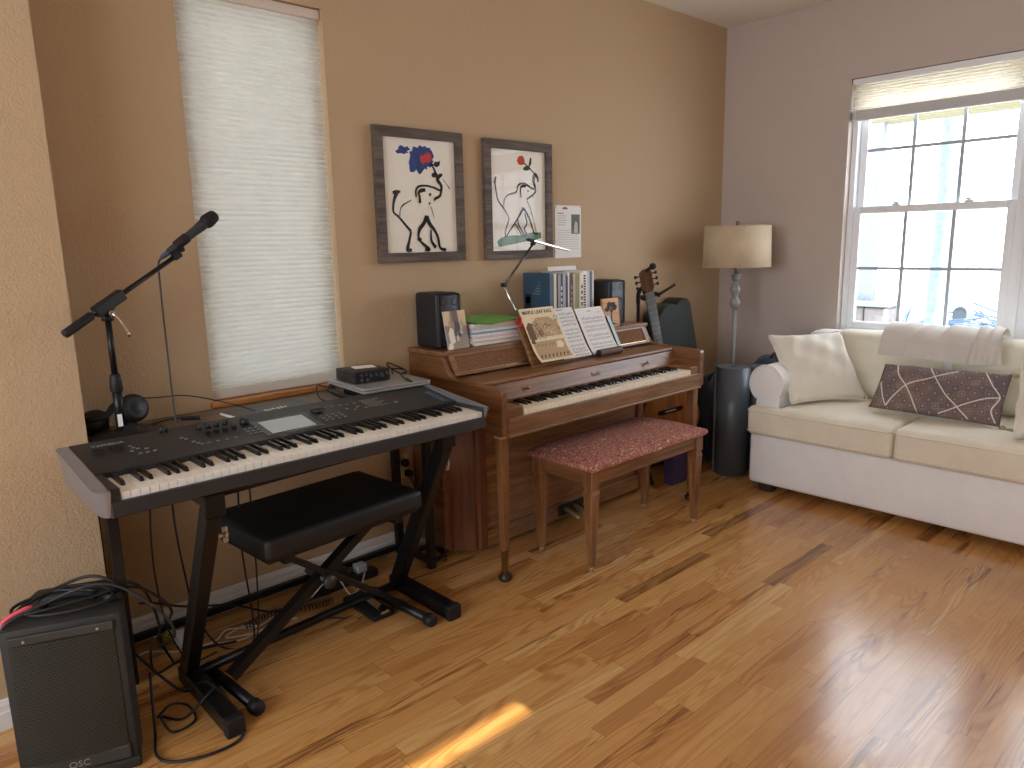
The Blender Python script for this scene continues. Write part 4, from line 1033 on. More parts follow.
# carved orange picture
Mo = basis((3.035,2.535,Z), (1,.04,0), (0,.10,1))
t = thing('carved_plaque', None, 'small orange plaque with a dark tree beside the right monitor speaker', 'plaque', frame=Mo)
b = MB(); b.box((0,0,-.014),(.142,.158,0),.003,m=Mo); put('panel', b, wood('orange_plaque_wood', (160,100,44), (196,138,70), (214,162,92), 'x', .5), t)
b = MB(); mo = lambda a,c_: Mo@V((a,c_,.0012)); rr = random.Random(5)
b.stroke(mo,[(.07,.012),(.068,.05),(.074,.09)],[.022,.014,.010]); b.stroke(mo,[(.03,.012),(.07,.02),(.115,.012)],[.004,.014,.004])
for q in range(22):
    a = rr.uniform(0,PI); r_ = rr.uniform(.02,.05); c0 = (.072+r_*math.cos(a)*1.1,.092+r_*math.sin(a)*.9); s_ = rr.uniform(.008,.014)
    b.blob(mo,[(c0[0]+s_*math.cos(2*PI*k/9)*rr.uniform(.7,1.2),c0[1]+s_*math.sin(2*PI*k/9)*rr.uniform(.7,1.2)) for k in range(9)])
for q in range(6): b.stroke(mo,[(.072,.08),(.072+.04*math.cos(.3+q*.5),.095+.04*math.sin(.3+q*.5))],[.006,.003],1)
put('tree_relief', b, plain('relief_dark', (58,40,30), .6), t)

# sheet music on the desk
def page(mb, x0, wd, hgt, o, curl=.0, lean=0, th=.0016):
    def f(a,c_,e=0):      # a across, c up the page (metres)
        q = max(0,1-c_/.09); return DK(x0+a+lean*c_, c_+.004, o+curl*q*q+e)
    for e,fl in ((0,False),(-th,True)):
        mb.grid(lambda u,v: f(wd*(1-u if fl else u), hgt*v, e), 4, 14)
    n=14
    for u in (0,1):
        for k in range(n): mb.poly([f(wd*u,hgt*k/n),f(wd*u,hgt*(k+1)/n),f(wd*u,hgt*(k+1)/n,-th),f(wd*u,hgt*k/n,-th)])
    return lambda a,c_: f(a,c_,.0005)
def staves(mb, f, x0,x1, ys, seed):
    rr = random.Random(seed)
    for y in ys:
        for st in (0,-.020):
            for k in range(5): mb.rect(f,x0,y+st-.0022*k,x1,y+st-.0022*k+.0005)
            x = x0+.008
            while x < x1-.004:
                yy = y+st-rr.uniform(-.003,.012); mb.blob(f,[(x+.0022*math.cos(q*PI/3),yy+.0017*math.sin(q*PI/3)) for q in range(6)]); mb.rect(f,x+.0018,yy,x+.0024,yy+.008); x += rr.uniform(.007,.014)
MUSINK = plain('music_ink', (112,114,128), .8)
b = MB(); f = page(b,2.595,.205,.275,.006,.012); b.mi = 1; staves(b,f,.085,.195,(.245,.205,.155,.115,.07,.035),3); b.rect(f,.08,.262,.13,.266)
tag(put('music_sheet', b, [PAPER,MUSINK]), 'white printed sheet music half hidden behind the yellowed music cover', 'sheet music')
b = MB(); f = page(b,2.815,.210,.262,.006,.010); b.mi = 1; staves(b,f,.02,.19,(.205,.158,.108,.06),4); b.rect(f,.085,.24,.115,.2435); b.rect(f,.16,.228,.18,.231)
tag(put('music_sheet', b, [PAPER,MUSINK]), 'white sheet music at the right of the music desk, behind the brown roll', 'sheet music')
# yellowed cover
CREAM = plain('yellowed_cover', (238,223,188), .7, var=.05, scale=20); BRN = plain('sepia_print', (120,92,66), .8); BRL = plain('sepia_light', (192,164,128), .8); BLK2 = plain('cover_ink', (44,34,28), .8)
b = MB(); f = page(b,2.42,.238,.288,.014,.022); b.mi = 3
text_into(b,'MAPLE LEAF RAG', lambda co: f(.016+co.x,.257+co.y), .0258, 3, 0, bold=.0007)
rr = random.Random(11)
f2 = lambda a,c_: f(a,c_)+V((0,-.0004,.0002)); f3 = lambda a,c_: f(a,c_)+V((0,-.0008,.0004))
b.mi = 2; b.rect(f2,.014,.012,.228,.118); b.mi = 1
b.blob(f2,[(.006,.13),(.05,.12),(.055,.205),(.03,.215),(.006,.19)])
b.mi = 2; b.blob(f3,[(.05,.132),(.23,.132),(.225,.20),(.18,.235),(.09,.235),(.05,.20)])
b.mi = 0
for q in range(34):
    c0 = (rr.uniform(.055,.225),rr.uniform(.13,.225)); s_ = rr.uniform(.006,.014)
    b.mi = 0 if q % 2 else 1
    ff = (lambda d: (lambda a,c_: f3(a,c_)+V((0,-.0003*d,.00016*d))))(1+q*.05)
    b.tube([ff(c0[0]+s_*math.cos(2*PI*k/9),c0[1]+s_*math.sin(2*PI*k/9)) for k in range(9)],.0011,4,closed=True,sub=2)
b.mi = 0; b.blob(f3,[(.16,.07),(.20,.065),(.215,.085),(.20,.105),(.17,.10)]); b.rect(f3,.03,.112,.225,.119)
b.mi = 1
for q in range(7): b.stroke(f3,[(.03+.026*q,.085-.002*(q%2)),(.05+.026*q,.098)],.003,1)
b.blob(f3,[(.005,.105),(.03,.10),(.033,.125),(.01,.128)])
b.mi = 3
for q in range(8): b.stroke(f3,[(.02+.026*q,.022),(.032+.026*q,.040)],.006,1)
b.mi = 0; b.rect(f2,.0,.0,.238,.010)
tag(put('music_cover', b, [CREAM,BRN,BRL,BLK2]), 'yellowed ragtime music cover at the left of the music desk', 'sheet music')
b = MB(); M_ = basis(DK(3.028,.002,.003),(1,0,0),DK(3,1)-DK(3,0)); b.box((0,0,0),(.026,.20,.010),.001,m=M_); 
t = thing('thin_book', None, 'thin pale teal-edged book at the right end of the music desk', 'book', frame=M_)
put('cover', b, plain('teal_cover', (176,206,206), .5), t); put('spine', MB().box((-.0025,0,-.0005),(.0005,.20,.0105),0,m=M_), INK, t)
b = MB(); b.tube([(2.835,2.405,.867),(2.90,2.406,.868),(2.97,2.406,.868),(3.015,2.407,.868)], .0185, 16); 
t = thing('brown_roll', (2.92,2.41,.85), 'brown leather roll lying below the right sheet of music', 'roll')
put('wrap', b, plain('brown_leather', (98,70,56), .6, var=.1, bump=.2), t)
put('dark_end', MB().lathe([(0,-.003),(.0165,-.003),(.0180,.001)],(2.835,2.405,.867),(1,0,0),18), INK, t)
#PART4
# ------------------------------------------------------------------ pictures and the note on the wall
def bil(cs):
    (ax,ay),(bx_,by),(cx,cy),(dx,dy) = cs      # TL TR BR BL of the sheet in drawing units
    def f(p):
        u = v = .5
        for _ in range(12):
            x = (1-v)*((1-u)*ax+u*bx_)+v*((1-u)*dx+u*cx); y = (1-v)*((1-u)*ay+u*by)+v*((1-u)*dy+u*cy)
            xu = (1-v)*(bx_-ax)+v*(cx-dx); xv = (1-u)*(dx-ax)+u*(cx-bx_); yu = (1-v)*(by-ay)+v*(cy-dy); yv = (1-u)*(dy-ay)+u*(cy-by)
            D = xu*yv-xv*yu; ex, ey = p[0]-x, p[1]-y
            u += (ex*yv-ey*xv)/D; v += (ey*xu-ex*yu)/D
        return u, v
    return f
def picture(x0,x1,z0,z1,label,cs,draw):
    t = thing('framed_picture', ((x0+x1)/2,WY,(z0+z1)/2), label, 'picture', group=None)
    fw = .043; y0,y1 = WY-.030,WY-.004; b = MB()
    for quad in (((x0,z0),(x1,z0),(x1-fw,z0+fw),(x0+fw,z0+fw)),((x1,z0),(x1,z1),(x1-fw,z1-fw),(x1-fw,z0+fw)),((x1,z1),(x0,z1),(x0+fw,z1-fw),(x1-fw,z1-fw)),((x0,z1),(x0,z0),(x0+fw,z0+fw),(x0+fw,z1-fw))):
        b.prism(list(quad),'y',y0,y1,bevel=.002)
    put('frame', b, FRAMEW, t)
    put('sheet', MB().box((x0+fw-.004,WY-.014,z0+fw-.004),(x1-fw+.004,WY-.008,z1-fw+.004)), plain('picture_paper', (246,241,228), .8), t)
    q = bil(cs); W_ = x1-x0-2*fw; H_ = z1-z0-2*fw
    b = MB(); n = [0]
    def mp(a,c_): n[0] += 0; return V((x0+fw+a, WY-.0146-.0001*n[0], z0+fw+c_))
    def P(p): u,v = q(p); return (max(.002,min(W_-.002,u*W_)), max(.002,min(H_-.002,(1-v)*H_)))
    def S(pts, w, mi=0): b.mi = mi; n[0] += 1; b.stroke(mp,[P(p) for p in pts],[q_*1.3 for q_ in w] if isinstance(w,list) else w*1.3)
    def B(c_, rx, ry, mi, seed, k=22, jag=.35):
        rr = random.Random(seed); b.mi = mi; n[0] += 1; rx *= 1+.45*jag; ry *= 1+.45*jag
        b.blob(mp,[P((c_[0]+rx*math.cos(2*PI*i/k)*(1+rr.uniform(-jag,jag*.4)),c_[1]+ry*math.sin(2*PI*i/k)*(1+rr.uniform(-jag,jag*.4)))) for i in range(k)])
    draw(S,B)
    put('brush_drawing', b, [plain('brush_black', (28,28,30), .8), plain('brush_blue', (52,72,132), .8), plain('brush_red', (196,64,54), .8), plain('brush_green', (98,128,104), .8), plain('brush_dark_green', (40,58,50), .8)], t)
    put('glazing', MB().box((x0+fw-.003,WY-.019,z0+fw-.003),(x1-fw+.003,WY-.017,z1-fw+.003)), glassy('picture_glass', .0, refl=.28), t)
def draw_a(S,B):
    w = .007
    B((270,200),62,66,1,1,30,.3); B((178,150),30,22,1,2,18,.4); B((232,235),26,34,1,8,16,.4); B((315,185),26,30,1,9,16,.4)
    B((300,196),30,24,2,3,18,.4); B((285,206),14,16,2,12,12,.4)
    S([(318,222),(338,246),(352,282)],[.008,.007,.012]); B((356,228),18,14,0,4,12,.3); B((345,284),16,14,0,5,12,.3); S([(328,225),(350,235),(372,212)],.005)
    S([(132,378),(150,376),(170,372)],[.010,.016,.006]); S([(152,378),(140,420),(138,480),(165,510),(200,555),(228,590)],[.016,.010,.007,.008,.009,.010]); S([(228,590),(220,640),(213,690),(234,692)],[.009,.010,.016,.010])
    S([(225,420),(185,445),(172,470),(170,505)],[.003,.005,.003,.004])
    S([(250,402),(248,368),(262,346),(300,342),(345,354),(375,367),(386,345)],[.007,.007,.008,.007,.008,.008,.010]); S([(384,372),(380,340),(360,310),(372,290),(386,284)],[.009,.012,.014,.014,.010])
    S([(270,435),(268,402),(262,380),(275,368),(297,364)],[.012,.008,.010,.014,.012]); B((322,390),7,8,0,6,10,.1)
    S([(382,368),(374,398),(350,412),(345,425)],[.009,.010,.010,.005]); B((320,438),5,7,0,7,8,.2)
    S([(326,452),(336,482),(345,520)],[.002,.003,.002]); S([(390,308),(410,335),(428,360)],[.002,.002,.005])
    S([(306,505),(292,545),(272,575),(265,612),(275,642),(300,668),(322,690),(300,692)],[.016,.014,.014,.010,.008,.012,.014,.01])
    S([(306,505),(322,548),(346,580),(368,625),(380,680),(412,693)],[.014,.016,.012,.010,.010,.012]); S([(330,580),(333,640),(357,680)],[.006,.010,.014]); S([(262,628),(280,640)],.014)
def draw_b(S,B):
    B((245,165),22,28,2,1,18,.15); S([(262,180),(290,206),(325,242)],[.006,.006,.007]); S([(302,150),(298,180),(290,200)],[.008,.014,.006],4); S([(258,214),(278,210),(296,206)],[.010,.020,.010],4)
    b0 = [(112,650),(132,626),(182,606),(250,606),(320,595),(360,596)]
    S([(112,652),(140,635),(190,625),(250,618),(310,606),(362,600)],[.022,.036,.034,.026,.034,.022],3)
    w = .005
    S([(103,256),(97,290)],[.006,.014]); S([(97,288),(105,345),(115,395),(145,440),(172,490),(172,510),(155,570),(155,612)],[.008,.007,.007,.006,.004,.004,.006,.008])
    S([(145,430),(150,390),(170,362),(215,346),(225,312),(242,298),(270,300),(308,326),(326,320),(316,282),(325,246),(342,268),(344,290)],[.003,.004,.005,.007,.007,.008,.009,.007,.010,.014,.016,.010,.006])
    S([(243,376),(240,340),(246,315),(272,310)],[.008,.007,.010,.012]); B((284,340),5,6,0,3,10,.1); S([(328,330),(325,350),(300,372),(275,388)],[.008,.008,.008,.008]); S([(312,370),(314,382)],.004)
    S([(276,392),(300,455),(318,520),(330,580)],[.003,.004,.003,.004])
    S([(257,438),(236,476),(210,522),(178,570),(156,610)],[.014,.008,.007,.006,.007]); S([(258,440),(290,500),(318,585),(342,590)],[.008,.009,.007,.010])
    S([(220,492),(230,542),(258,588),(276,602)],[.006,.007,.007,.006]); S([(264,472),(276,528),(260,560),(276,590)],[.007,.006,.007,.006]); S([(210,532),(240,586),(260,610)],[.005,.006,.005])
picture(1.797,2.283,1.353,1.938,'framed elephant drawing with a red flower on a blue patch',[(68,75),(448,115),(475,700),(112,710)],draw_a)
picture(2.417,2.888,1.348,1.931,'framed elephant drawing on green ground holding a red rose',[(68,92),(384,122),(388,685),(78,690)],draw_b)
t = thing('wall_note', (3.04,WY,1.48), 'white printed note pinned on the wall right of the pictures', 'notice')
put('sheet', MB().box((2.932,WY-.003,1.342),(3.142,WY-.001,1.624),0), PAPER, t)
b = MB(); mp = lambda a,c_: V((2.932+a,WY-.0034,1.342+c_)); rr = random.Random(4); b.mi = 0
for q in range(9): b.rect(mp,.02,.148-.0125*q,.19,.1495-.0125*q)
for q in range(5): b.rect(mp,.02,.225-.012*q,.02+rr.uniform(.06,.10),.2275-.012*q)
b.mi = 1; b.rect(mp,.02,.238,.07,.242); b.mi = 2; b.rect(mp,.13,.13,.20,.235)
b.mi = 3; mp2 = lambda a,c_: mp(a,c_)+V((0,-.0003,0)); b.blob(mp2,[(.15,.135),(.185,.135),(.18,.19),(.165,.2),(.155,.18)])
b.mi = 1; b.blob(mp,[(.08+.022*math.cos(k*PI/10),.262+.012*math.sin(k*PI/10)) for k in range(11)])
put('printing', b, [plain('print_grey', (150,146,146), .8), plain('print_mid', (110,108,108), .8), plain('print_photo', (84,92,84), .6), plain('print_pale', (196,190,180), .7)], t)
b = MB()
for x in (2.938,3.136): b.cyl((x,WY-.003,1.617),(x,WY-.008,1.617),.004,seg=10)
put('pin', b, SILVER, t)

# ------------------------------------------------------------------ corner: guitar, bags, mats, lamp
Mgt = basis((3.715,2.575,.392), (.80,-.585,.235), (-.262,.06,.77))
t = thing('acoustic_guitar', None, 'acoustic guitar on a stand behind the right end of the piano', 'guitar', frame=Mgt)
out = []
half = [(0,-.20),(.08,-.195),(.145,-.165),(.178,-.10),(.182,-.04),(.165,.03),(.135,.085),(.120,.13),(.122,.17),(.138,.22),(.142,.26),(.125,.305),(.08,.335),(.03,.345),(0,.346)]
hh = spline([(p[0],p[1],0) for p in half],4)
out = [(p.x,p.y) for p in hh]+[(-p.x,p.y) for p in hh[1:-1]][::-1]
MAH = wood('guitar_top_wood', (140,88,48), (168,112,66), (186,130,82), 'y', .3, coat=.3)
put('body', MB().prism(out,'z',-.09,0,bevel=.004,m=Mgt), MAH, t, smooth_angle=40)
put('sound_hole', MB().cyl(Mgt@V((0,.14,0)),Mgt@V((0,.14,.001)),.048,seg=30), INK, t)
br = put('bridge', MB().prism([(-.085,-.006),(-.06,-.018),(.06,-.018),(.085,-.006),(.075,.012),(.045,.010),(-.045,.010),(-.075,.012)],'z',0,.010,m=Mgt,bevel=.002), INK, t)
put('saddle', MB().box((-.035,-.003,.010),(.035,.002,.014),0,m=Mgt), KEYW, br)
put('neck', MB().box((-.024,.33,-.030),(.024,.765,.001),.008,m=Mgt), plain('neck_dark', (40,48,50), .5), t)
b = MB(); b.box((-.027,.20,.001),(.027,.765,.008),.001,m=Mgt); put('fretboard', b, plain('fretboard_grey', (122,132,138), .4), t)
b = MB()
for k in range(16):
    yy = .765-.77*(1-2**(-k/12)); b.box((-.027,yy-.001,.008),(.027,yy+.001,.0095),m=Mgt)
put('frets', b, SILVER, t)
b = MB(); b.prism([(-.026,.765),(.026,.765),(.038,.79),(.036,.885),(.012,.90),(-.012,.90),(-.036,.885),(-.038,.80)],'z',-.022,-.004,m=Mgt,bevel=.002); put('headstock', b, wood('headstock_wood', (70,44,30),(96,64,44),(120,84,60),'y'), t)
for sx in (-1,1):
    for k in range(3):
        b = MB(); p = Mgt@V((sx*.036,.80+.034*k,-.012)); d = Mgt.to_3x3()@V((sx,0,0)); b.cyl(p,p+d*.018,.004,seg=8); b.ball(p+d*.026,.011,10,6,(1,.7,1)); b.cyl(Mgt@V((sx*.022,.80+.034*k,-.004)),Mgt@V((sx*.022,.80+.034*k,.008)),.004,seg=8); put('tuning_peg', b, plain('peg_dark', (52,52,52), .35, .6), t)
b = MB()
for k in range(6): b.cyl(Mgt@V((-.02+.008*k,.0,.013)),Mgt@V((-.017+.0068*k,.765,.010)),.0007,seg=5)
put('strings', b, SILVER, t)
tn = thing('clip_tuner', Mgt@V((.02,.95,0)), 'round black clip-on tuner at the tip of the guitar headstock', 'tuner')
b = MB(); b.lathe([(0,-.010),(.018,-.008),(.020,0),(.018,.008),(0,.010)],Mgt@V((.045,.91,.006)),Mgt.to_3x3()@V((0,.1,1)),20); b.beam(Mgt@V((0,.89,-.005)),Mgt@V((.04,.908,.004)),.014,.014,(0,1,0)); put('display', b, RUBBER, tn)
t = thing('guitar_stand', (3.62,2.62,0), 'black guitar stand holding the guitar by its neck', 'stand')
yk = Mgt@V((0,.74,-.02)); ps = V((3.545,2.70,0))
put('pole', MB().cyl((ps.x+.02,ps.y,.12),(ps.x,ps.y,1.11),.011), BLACKM, t)
b = MB(); b.tube([(ps.x,ps.y,1.06),(ps.x,ps.y-.005,1.125),(ps.x+.03,ps.y-.02,1.155),yk+V((-.03,.01,.02)),yk+V((0,.01,.02))], .013, 8); put('neck_yoke', b, RUBBER, t)
b = MB()
ux = Mgt.to_3x3()@V((1,0,0)); uz = Mgt.to_3x3()@V((0,0,1))
b.beam(yk-ux*.045,yk+ux*.045,.02,.03,uz); b.beam(yk+ux*.045,yk+ux*.045+uz*.05,.014,.02,(0,0,1)); b.beam(yk-ux*.045,yk-ux*.045+uz*.05,.014,.02,(0,0,1)); b.cyl(yk+ux*.04+uz*.045,yk+ux*.14+uz*.06+V((0,0,.04)),.008)
put('cradle', b, RUBBER, t)
for (x,y) in ((3.405,2.472),(3.90,2.46),(3.66,2.74)):
    put('leg', MB().beam((3.57,2.69,.16),(x,y,.012),.018,.018), BLACKM, t)
b = MB(); 
for s_ in (-1,1):
    q = Mgt@V((s_*.12,-.21,-.05)); b.beam((3.57,2.69,.16),q,.016,.016); b.beam(q,q+uz*.085,.02,.02)
put('body_rest', b, RUBBER, t)
t = thing('purple_box', (3.56,2.43,0), 'small purple box on the floor behind the piano bench', 'box')
put('carton', MB().box((3.49,2.385,0),(3.625,2.455,.17),.003), plain('purple_card', (66,56,92), .6), t)
put('flap', MB().box((3.489,2.384,.165),(3.626,2.456,.172),.001), plain('purple_flap', (74,64,100), .6), t)
NYL = fabric('dark_green_nylon', (27,37,36), .2, 300, .7, .4)
# gig bag in the corner
t = thing('gig_bag', (3.9,2.72,0), 'dark green soft guitar bag leaning in the corner behind the piano', 'bag')
ol = [(3.66,.02),(4.14,.02),(4.22,.20),(4.20,.50),(4.135,.74),(4.07,.95),(4.04,1.035),(3.985,1.065),(3.925,1.045),(3.89,1.025),(3.84,1.035),(3.78,1.02),(3.73,.98),(3.70,.9),(3.67,.60),(3.62,.35),(3.615,.15)]
ol = [(p.x,p.y) for p in spline([(a,c_,0) for a,c_ in ol],3,closed=True)]
put('body', MB().prism(ol,'y',2.665,2.785,bevel=.03,seg=3), NYL, t, smooth_angle=60)
b = MB(); b.tube([(p[0]*.97+.117,2.672,p[1]*.96+.02) for p in ol[::3]],.004,6,closed=True,sub=3); put('zip', b, RUBBER, t)
b = MB(); b.tube([(3.80,2.66,.62),(3.85,2.62,.63),(3.93,2.62,.63),(3.98,2.66,.62)],.010,8); put('handle', b, RUBBER, t)
b = MB(); b.grid(lambda u,v: V((3.74+.36*u, 2.655-.012*math.sin(PI*u)*math.sin(PI*v), .12+.42*v)),8,8); put('front_pocket', b, NYL, t)
def soft_bag(name, c, r, seed, label, mat, cat='bag'):
    rr = random.Random(seed); ph = [(rr.uniform(3,7),rr.uniform(3,8),rr.uniform(0,6)) for _ in range(5)]
    b = MB()
    def f(u,v):
        a = 2*PI*u; e = PI*(v-.5); ce, se = math.cos(e), math.sin(e)
        def sg(x,p): return math.copysign(abs(x)**p,x)
        k = 1+sum(.035*math.sin(p[0]*a*1.0//1*1+p[1]*v*3+p[2]) for p in ph)+.05*math.sin(3*a+5*v)+.04*math.sin(5*a-7*v+seed)
        return V((c[0]+r[0]*sg(math.cos(a),.7)*sg(ce,.6)*k, c[1]+r[1]*sg(math.sin(a),.7)*sg(ce,.6)*k, max(.002,c[2]+r[2]*sg(se,.75)*(1+.06*math.sin(4*a+seed)*ce))))
    b.grid(f,40,22,wrap=True)
    t = thing(name, (c[0],c[1],0), label, cat); put('body', b, mat, t)
    b = MB(); z = c[2]+r[2]
    b.tube([(c[0]-.07,c[1]-.02,z-.03),(c[0]-.05,c[1]-.03,z+.012),(c[0]+.03,c[1]-.03,z+.015),(c[0]+.06,c[1]-.02,z-.03)],.009,8); put('handle', b, RUBBER, t)
    b = MB(); b.tube([(c[0]-r[0]*.75,c[1]-r[1]*.6,c[2]+r[2]*.5),(c[0]-r[0]*.95,c[1]-r[1]*.75,c[2]),(c[0]-r[0]*.85,c[1]-r[1]*.65,c[2]-r[2]*.6)],.011,8); put('strap', b, RUBBER, t)
    return t
DKN = fabric('black_nylon', (36,40,46), .2, 300, .8, .5); DKB = fabric('slate_nylon', (56,64,76), .15, 300, .8, .5)
soft_bag('soft_bag', (4.09,2.52,.285), (.13,.115,.285), 3, 'black soft bag slumped on the floor right of the piano', DKN)
soft_bag('soft_bag', (4.36,2.255,.345), (.16,.12,.345), 8, 'slate grey bag standing behind the sofa arm', DKB)
# rolled mats
def rolled(loc, r, h, turns, label, mat):
    b = MB(); P = []
    n = turns*22
    for k in range(n+1):
        a = 2*PI*k/22; rr_ = .022+(r-.022)*k/n; P.append((loc[0]+rr_*math.cos(a+2.2),loc[1]+rr_*math.sin(a+2.2)))
    th = (r-.022)/turns*.42
    ctr = V((loc[0],loc[1],0))
    L0=[];L1=[]
    for p in P:
        q = V((p[0],p[1],0)); d = (q-ctr).normalized()
        L0.append(q+d*th); L1.append(q-d*th)
    for A,B_ in zip(range(n),range(1,n+1)):
        for (a,b2,c_,d_) in ((L0[A],L0[B_],None,0),):
            up = V((0,0,h)); z0 = V((0,0,.001))
            f = b.poly([L0[A]+z0,L0[B_]+z0,L0[B_]+up,L0[A]+up],True); f = b.poly([L1[B_]+z0,L1[A]+z0,L1[A]+up,L1[B_]+up],True)
            b.poly([L0[A]+up,L0[B_]+up,L1[B_]+up,L1[A]+up]); b.poly([L0[A]+z0,L1[A]+z0,L1[B_]+z0,L0[B_]+z0])
    for k in (0,n): 
        b.poly([L0[k]+z0,L1[k]+z0,L1[k]+up,L0[k]+up])
    bmesh.ops.remove_doubles(b.bm, verts=b.bm.verts[:], dist=1e-5); bmesh.ops.recalc_face_normals(b.bm, faces=b.bm.faces[:])
    return tag(put('rolled_mat', b, mat), label, 'rolled mat')
FOAM = plain('slate_foam', (86,95,103), .38, var=.05, bump=.1, scale=200)
rolled((3.945,2.285), .102, .668, 5, 'thick dark grey rolled mat standing on end between piano and sofa', FOAM)
rolled((4.125,2.215), .07, .655, 4, 'thinner dark rolled mat standing between the thick roll and sofa arm', FOAM)
# floor lamp
lx, ly = 4.25, 2.468
t = thing('floor_lamp', (lx,ly,0), 'floor lamp with a beige linen drum shade in the corner', 'lamp')
put('base', MB().lathe([(0,0),(.13,0),(.135,.01),(.12,.025),(.03,.035),(.018,.06),(0,.06)],(lx,ly,0),(0,0,1),32), plain('lamp_grey', (140,142,138), .35, .5), t)
GLS = N('greenish_glass'); GLS.set(Base_Color=lin((186,188,182)),Roughness=.15,Transmission_Weight=.4,IOR=1.45)
put('pole', MB().cyl((lx,ly,.05),(lx,ly,.985),.0135,seg=20), GLS.m, t)
put('pole_core', MB().cyl((lx,ly,.05),(lx,ly,1.25),.004,seg=10), SILVER, t)
put('glass_bulbs', MB().lathe([(.012,.975),(.018,.985),(.031,1.0),(.036,1.02),(.031,1.042),(.019,1.056),(.017,1.062),(.026,1.08),(.035,1.105),(.030,1.128),(.018,1.15),(.015,1.16)],(lx,ly,0),(0,0,1),28), GLS.m, t)
put('cup', MB().lathe([(.014,1.158),(.017,1.165),(.024,1.172),(.024,1.18),(.030,1.198),(.036,1.203),(.030,1.206),(.0,1.2)],(lx,ly,0),(0,0,1),24), plain('cup_grey', (150,154,150), .3, .4), t)
put('neck', MB().cyl((lx,ly,1.20),(lx,ly,1.40),.010), SILVER, t)
b = MB(); n_=48
b.lathe([(.222,1.252),(.212,1.512)],(lx,ly,0),(0,0,1),n_); b2 = MB()
b2.lathe([(.208,1.250),(.2095,1.250),(.2025,1.505),(.201,1.505),(.1995,1.505),(.2065,1.250),(.208,1.250)],(lx,ly,0),(0,0,1),n_)
b.bm.free()
for f in [f for f in b2.bm.faces if len(f.verts) == n_]: b2.bm.faces.remove(f)
sh = put('shade', b2, LINEN, t)
b = MB()
for zz,rr_ in ((1.254,.2085),(1.501,.2020)): b.tube([(lx+rr_*math.cos(2*PI*k/32),ly+rr_*math.sin(2*PI*k/32),zz) for k in range(32)],.003,6,closed=True,sub=1)
put('trim', b, LINEN, sh)
b = MB(); 
for k in range(3): b.cyl((lx,ly,1.495),(lx+.200*math.cos(2.1*k),ly+.200*math.sin(2.1*k),1.500),.002,seg=6)
put('spider', b, SILVER, t)
put('finial', MB().lathe([(0,1.495),(.012,1.497),(.014,1.508),(.008,1.514),(.014,1.522),(.010,1.532),(0,1.536)],(lx,ly,0),(0,0,1),16), plain('finial_dark', (96,92,86), .4, .5), t)

# ------------------------------------------------------------------ sofa
SB = fabric('white_sofa_linen', (236,236,234), .03, 500, .9, .12); SCU = fabric('cream_cushion_linen', (230,222,202), .05, 500, .9, .35)
t = sofa = thing('loveseat_sofa', (4.15,1.25,0), 'white slipcovered loveseat with rolled arms under the window', 'sofa')
def xf(mb, M_):
    for v in mb.bm.verts: v.co = M_ @ v.co
    return mb
SY0_,SY1_ = .455,2.06
b = MB(); b.box((3.740,SY0_+.01,.048),(4.54,SY1_-.01,.337),.022,3); put('base', b, SB, t, smooth_angle=40)
for yc,s in ((1.975,1),(.548,-1)):
    pr = []
    for k in range(0,19):
        a = -.95+ (PI+1.6)*k/18
        pr.append((yc+s*.098*math.cos(a)+ .0, .624+.106*math.sin(a)))
    pr += [(yc-s*.075,.52),(yc-s*.075,.33),(yc+s*.078,.33)]
    pr = [(p[0],p[1]) for p in pr]
    b = MB(); b.prism(pr if s>0 else pr[::-1],'x',3.765,4.50,bevel=.012,seg=3); a_ = put('arm', b, SB, t, smooth_angle=50)
    b = MB(); b.tube([(3.766,p[0],p[1]) for p in pr[:19]],.0045,6,sub=2); put('piping', b, SB, a_)
def seat(y_out, y_in, s):
    pl = [(3.702,y_in),(3.702,y_out),(3.765,y_out),(3.775,y_out-s*.165),(4.34,y_out-s*.165),(4.34,y_in)]
    b = MB(); b.prism(pl,'z',.337,.502,bevel=.028,seg=4)
    bmesh.ops.triangulate(b.bm, faces=[f for f in b.bm.faces if len(f.verts)>4])
    bmesh.ops.subdivide_edges(b.bm, edges=[e for e in b.bm.edges if e.calc_length()>.15], cuts=3, use_grid_fill=True)
    cx, cy = 4.02,(y_in+y_out-s*.1)/2
    for v in b.bm.verts:
        d = max(0,1-((v.co.x-cx)/.33)**2)*max(0,1-((v.co.y-cy)/.40)**2)
        if v.co.z > .475: v.co.z += .018*d+.003*math.sin(v.co.y*31+v.co.x*9)*(1 if d>.1 else 0)
        if v.co.x < 3.72: v.co.x -= .008*math.sin(PI*max(0,min(1,(v.co.z-.337)/.165)))
    o = put('seat_cushion', b, SCU, t, smooth_angle=70)
    for z in (.362,.478):
        bb = MB(); bb.tube([(3.712,y_in+s*.004,z),(3.6965,y_in+s*.025,z),(3.694,y_in+s*.06,z),(3.692,(y_in+y_out)/2,z),(3.694,y_out-s*.06,z),(3.698,y_out-s*.025,z),(3.712,y_out-s*.003,z),(3.745,y_out+s*.001,z)],.0045,6); put('piping', bb, SCU, o)
seat(2.050,1.276,1); seat(.462,1.268,-1)
b = MB(); b.box((4.36,SY0_+.02,.30),(4.56,SY1_-.02,.865),.05,4); put('back_frame', b, SB, t, smooth_angle=50)
for ya,yb in ((1.248,1.875),(.625,1.242)):
    b = MB(); cushion(b,-.0,.40,ya,yb,-.20,.0,.035,.055,18)
    xf(b, basis((4.30,0,.50),(.18,0,.98),(0,1,0))); o = put('back_cushion', b, SCU, t)
